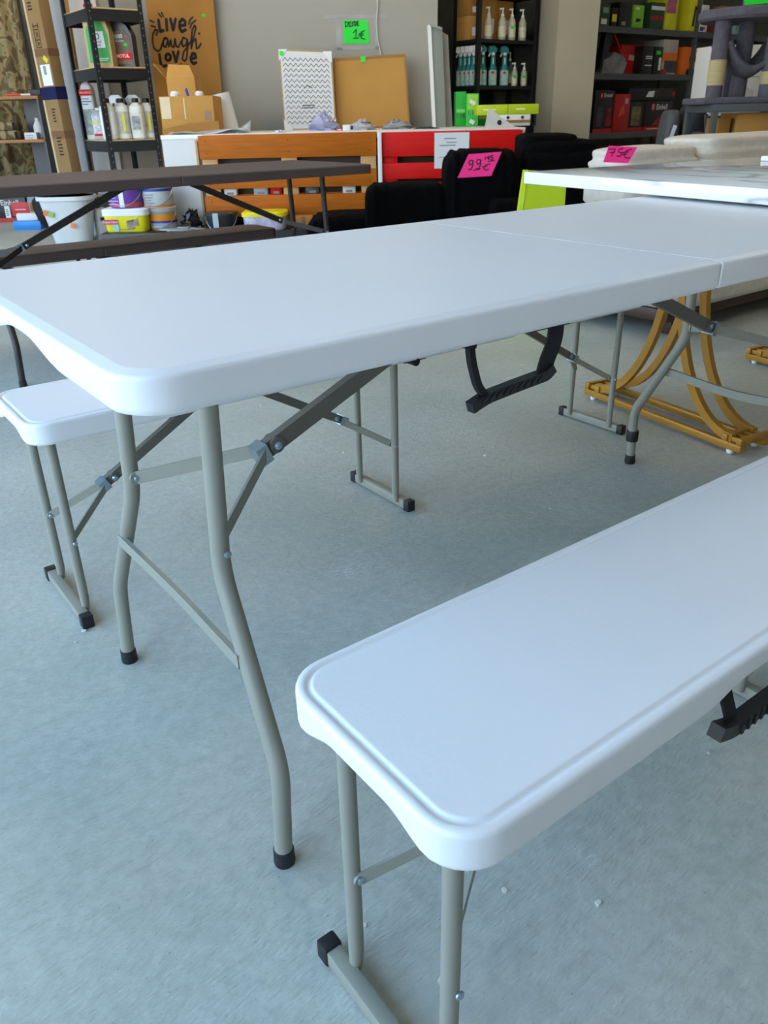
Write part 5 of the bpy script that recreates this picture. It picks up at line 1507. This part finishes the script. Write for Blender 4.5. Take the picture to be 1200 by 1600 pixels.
# cream sofa behind the marble table, set along the table axis
def sofa_blob(t, x0, x1, y0, y1, z0, z1, nm, **kw):
    o = blob(x1 - x0, y1 - y0, z1 - z0, **kw).build(nm, M_WHTF, t, 60)
    o.location = ((x0 + x1) / 2, (y0 + y1) / 2, z0)
    return o
t = thing('plush_sofa', 'cream ribbed plush sofa on a dark wood base behind the marble table', 'sofa', (3.25, 1.40, 0))
MB().rbox(-.30, 1.75, .04, .80, .075, .132, .006).build('base_rail', M_DKWOOD, t)
for x in (-.2, 1.65):
    for y in (.08, .72): MB().rbox(x, x + .05, y, y + .05, 0, .078, .004).build('foot', M_DKWOOD, t)
sofa_blob(t, -.32, 1.8, 0, .84, .112, .42, 'seat', e=.2, ridge=.012, rn=3, axis='z', nx=100, nz=40)
sofa_blob(t, .0, .60, .55, .86, .40, .785, 'back_cushion', e=.35, ridge=.03, rn=7, axis='z', nx=90, nz=90, noise=.015)
sofa_blob(t, .58, 1.80, .50, .86, .40, .825, 'back_cushion', e=.3, ridge=.025, rn=7, axis='z', nx=90, nz=90, noise=.012, seed=4)
q = Vector((3.25, 1.40, 0)) + Vector((.04, .46, 0)) - CAM
sv2 = q.dot(FH) - .03
t, o_ = sheet_sign('price_sign', 'pink price card leaning on the low cream sofa cushion', [(951.5, 227.5), (996, 230), (981.5, 255), (942.5, 253.5)], sv2, M_PINK)
g = lambda lst: pl(lst, sv2 - .001, o_, 3, 800, 170)
strokes(t, [g([(455, 190), (485, 188), (466, 222)]), g([(460, 206), (480, 204)]), g([(520, 186), (500, 190), (498, 202), (514, 206), (508, 222), (490, 222)]), g([(560, 190), (535, 196), (524, 214), (532, 230), (552, 230)]), g([(518, 206), (545, 202)]), g([(516, 216), (540, 213)])], .005, mat('marker_purple', '#6a0f3a', .6), -.0012)

# ------------------------------------------------------------------ crumbs on the floor
M_CHIP = mat('pale_crumb', '#d9d4c8', .8)
rnd = random.Random(3)
def fl_at(px, py):
    d = FW + RT * ((px - 600) / FOC) - UP * ((py - 800) / FOC)
    t_ = -CAM.z / d.z
    return CAM + d * t_
cr = MB()
pts = [(6 * math.cos(k * 1.05) * rnd.uniform(.6, 1.2), 4 * math.sin(k * 1.05) * rnd.uniform(.6, 1.2)) for k in range(6)]
cr.prism([(x * .001, z * .001) for x, z in pts], -.0012, .0012, Matrix.Rotation(R(90), 4, 'X') @ Matrix.Translation((0, 0, 0)))
proto = cr.build('crumb', M_CHIP, None, 0)
for i, (px, py, s_) in enumerate(((131, 986, 1.3), (118, 1004, .7), (408, 634, 1.0), (511, 612, .9), (537, 707, 1.0), (758, 712, 1.6), (935, 1411, 1.1), (788, 1391, 1.0), (570, 1446, .8), (617, 711, 1.3), (303, 860, .7), (1107, 1177, .7), (860, 795, .6), (700, 690, .7))):
    o = proto if i == 0 else proto.copy()
    if i: COL.objects.link(o)
    o.location = fl_at(px, py) + Vector((0, 0, .0012)); o.rotation_euler = (0, 0, rnd.uniform(0, 6)); o.scale = (s_,) * 3
    tag(o, 'small pale crumb lying on the painted concrete floor', 'debris', 'crumbs on the floor')

# ------------------------------------------------------------------ unseen ceiling lamps; the nearer pair is added to warm the near sides
M_TUBE_L = mat('fluorescent_tube', '#fff4e2', .5, emit=6.0, var=0)
for (u_, v_) in ((-2.0, 6.2), (.2, 6.0), (-3.6, 9.0), (4.2, 6.0), (2.6, .6), (3.4, 2.6)):
    t = bth('ceiling_lamp', 'long fluorescent ceiling lamp out of view above the shop', 'lamp', u_, v_, 4.12, 0, 'fluorescent ceiling lamps')
    MB().rbox(-.65, .65, -.08, .08, .06, .13, .008).build('housing', M_PAPER, t)
    for y in (-.04, .04): MB().tube([(-.6, y, .045), (.6, y, .045)], .013, 10).build('tube', M_TUBE_L, t)
    for x in (-.5, .5): MB().tube([(x, 0, .13), (x, 0, .18)], .008, 8).build('hanger', M_GRAYM, t)
    ld = bpy.data.lights.new('lamp_light', 'AREA'); ld.shape = 'RECTANGLE'; ld.size = 1.2; ld.size_y = .12; ld.energy = LAMP_W * (.45 if v_ < 4 else 1.0); ld.color = (1.0, .80, .56)
    lo = bpy.data.objects.new('lamp_light', ld); COL.objects.link(lo); lo.parent = t; lo.location = (0, 0, .025)
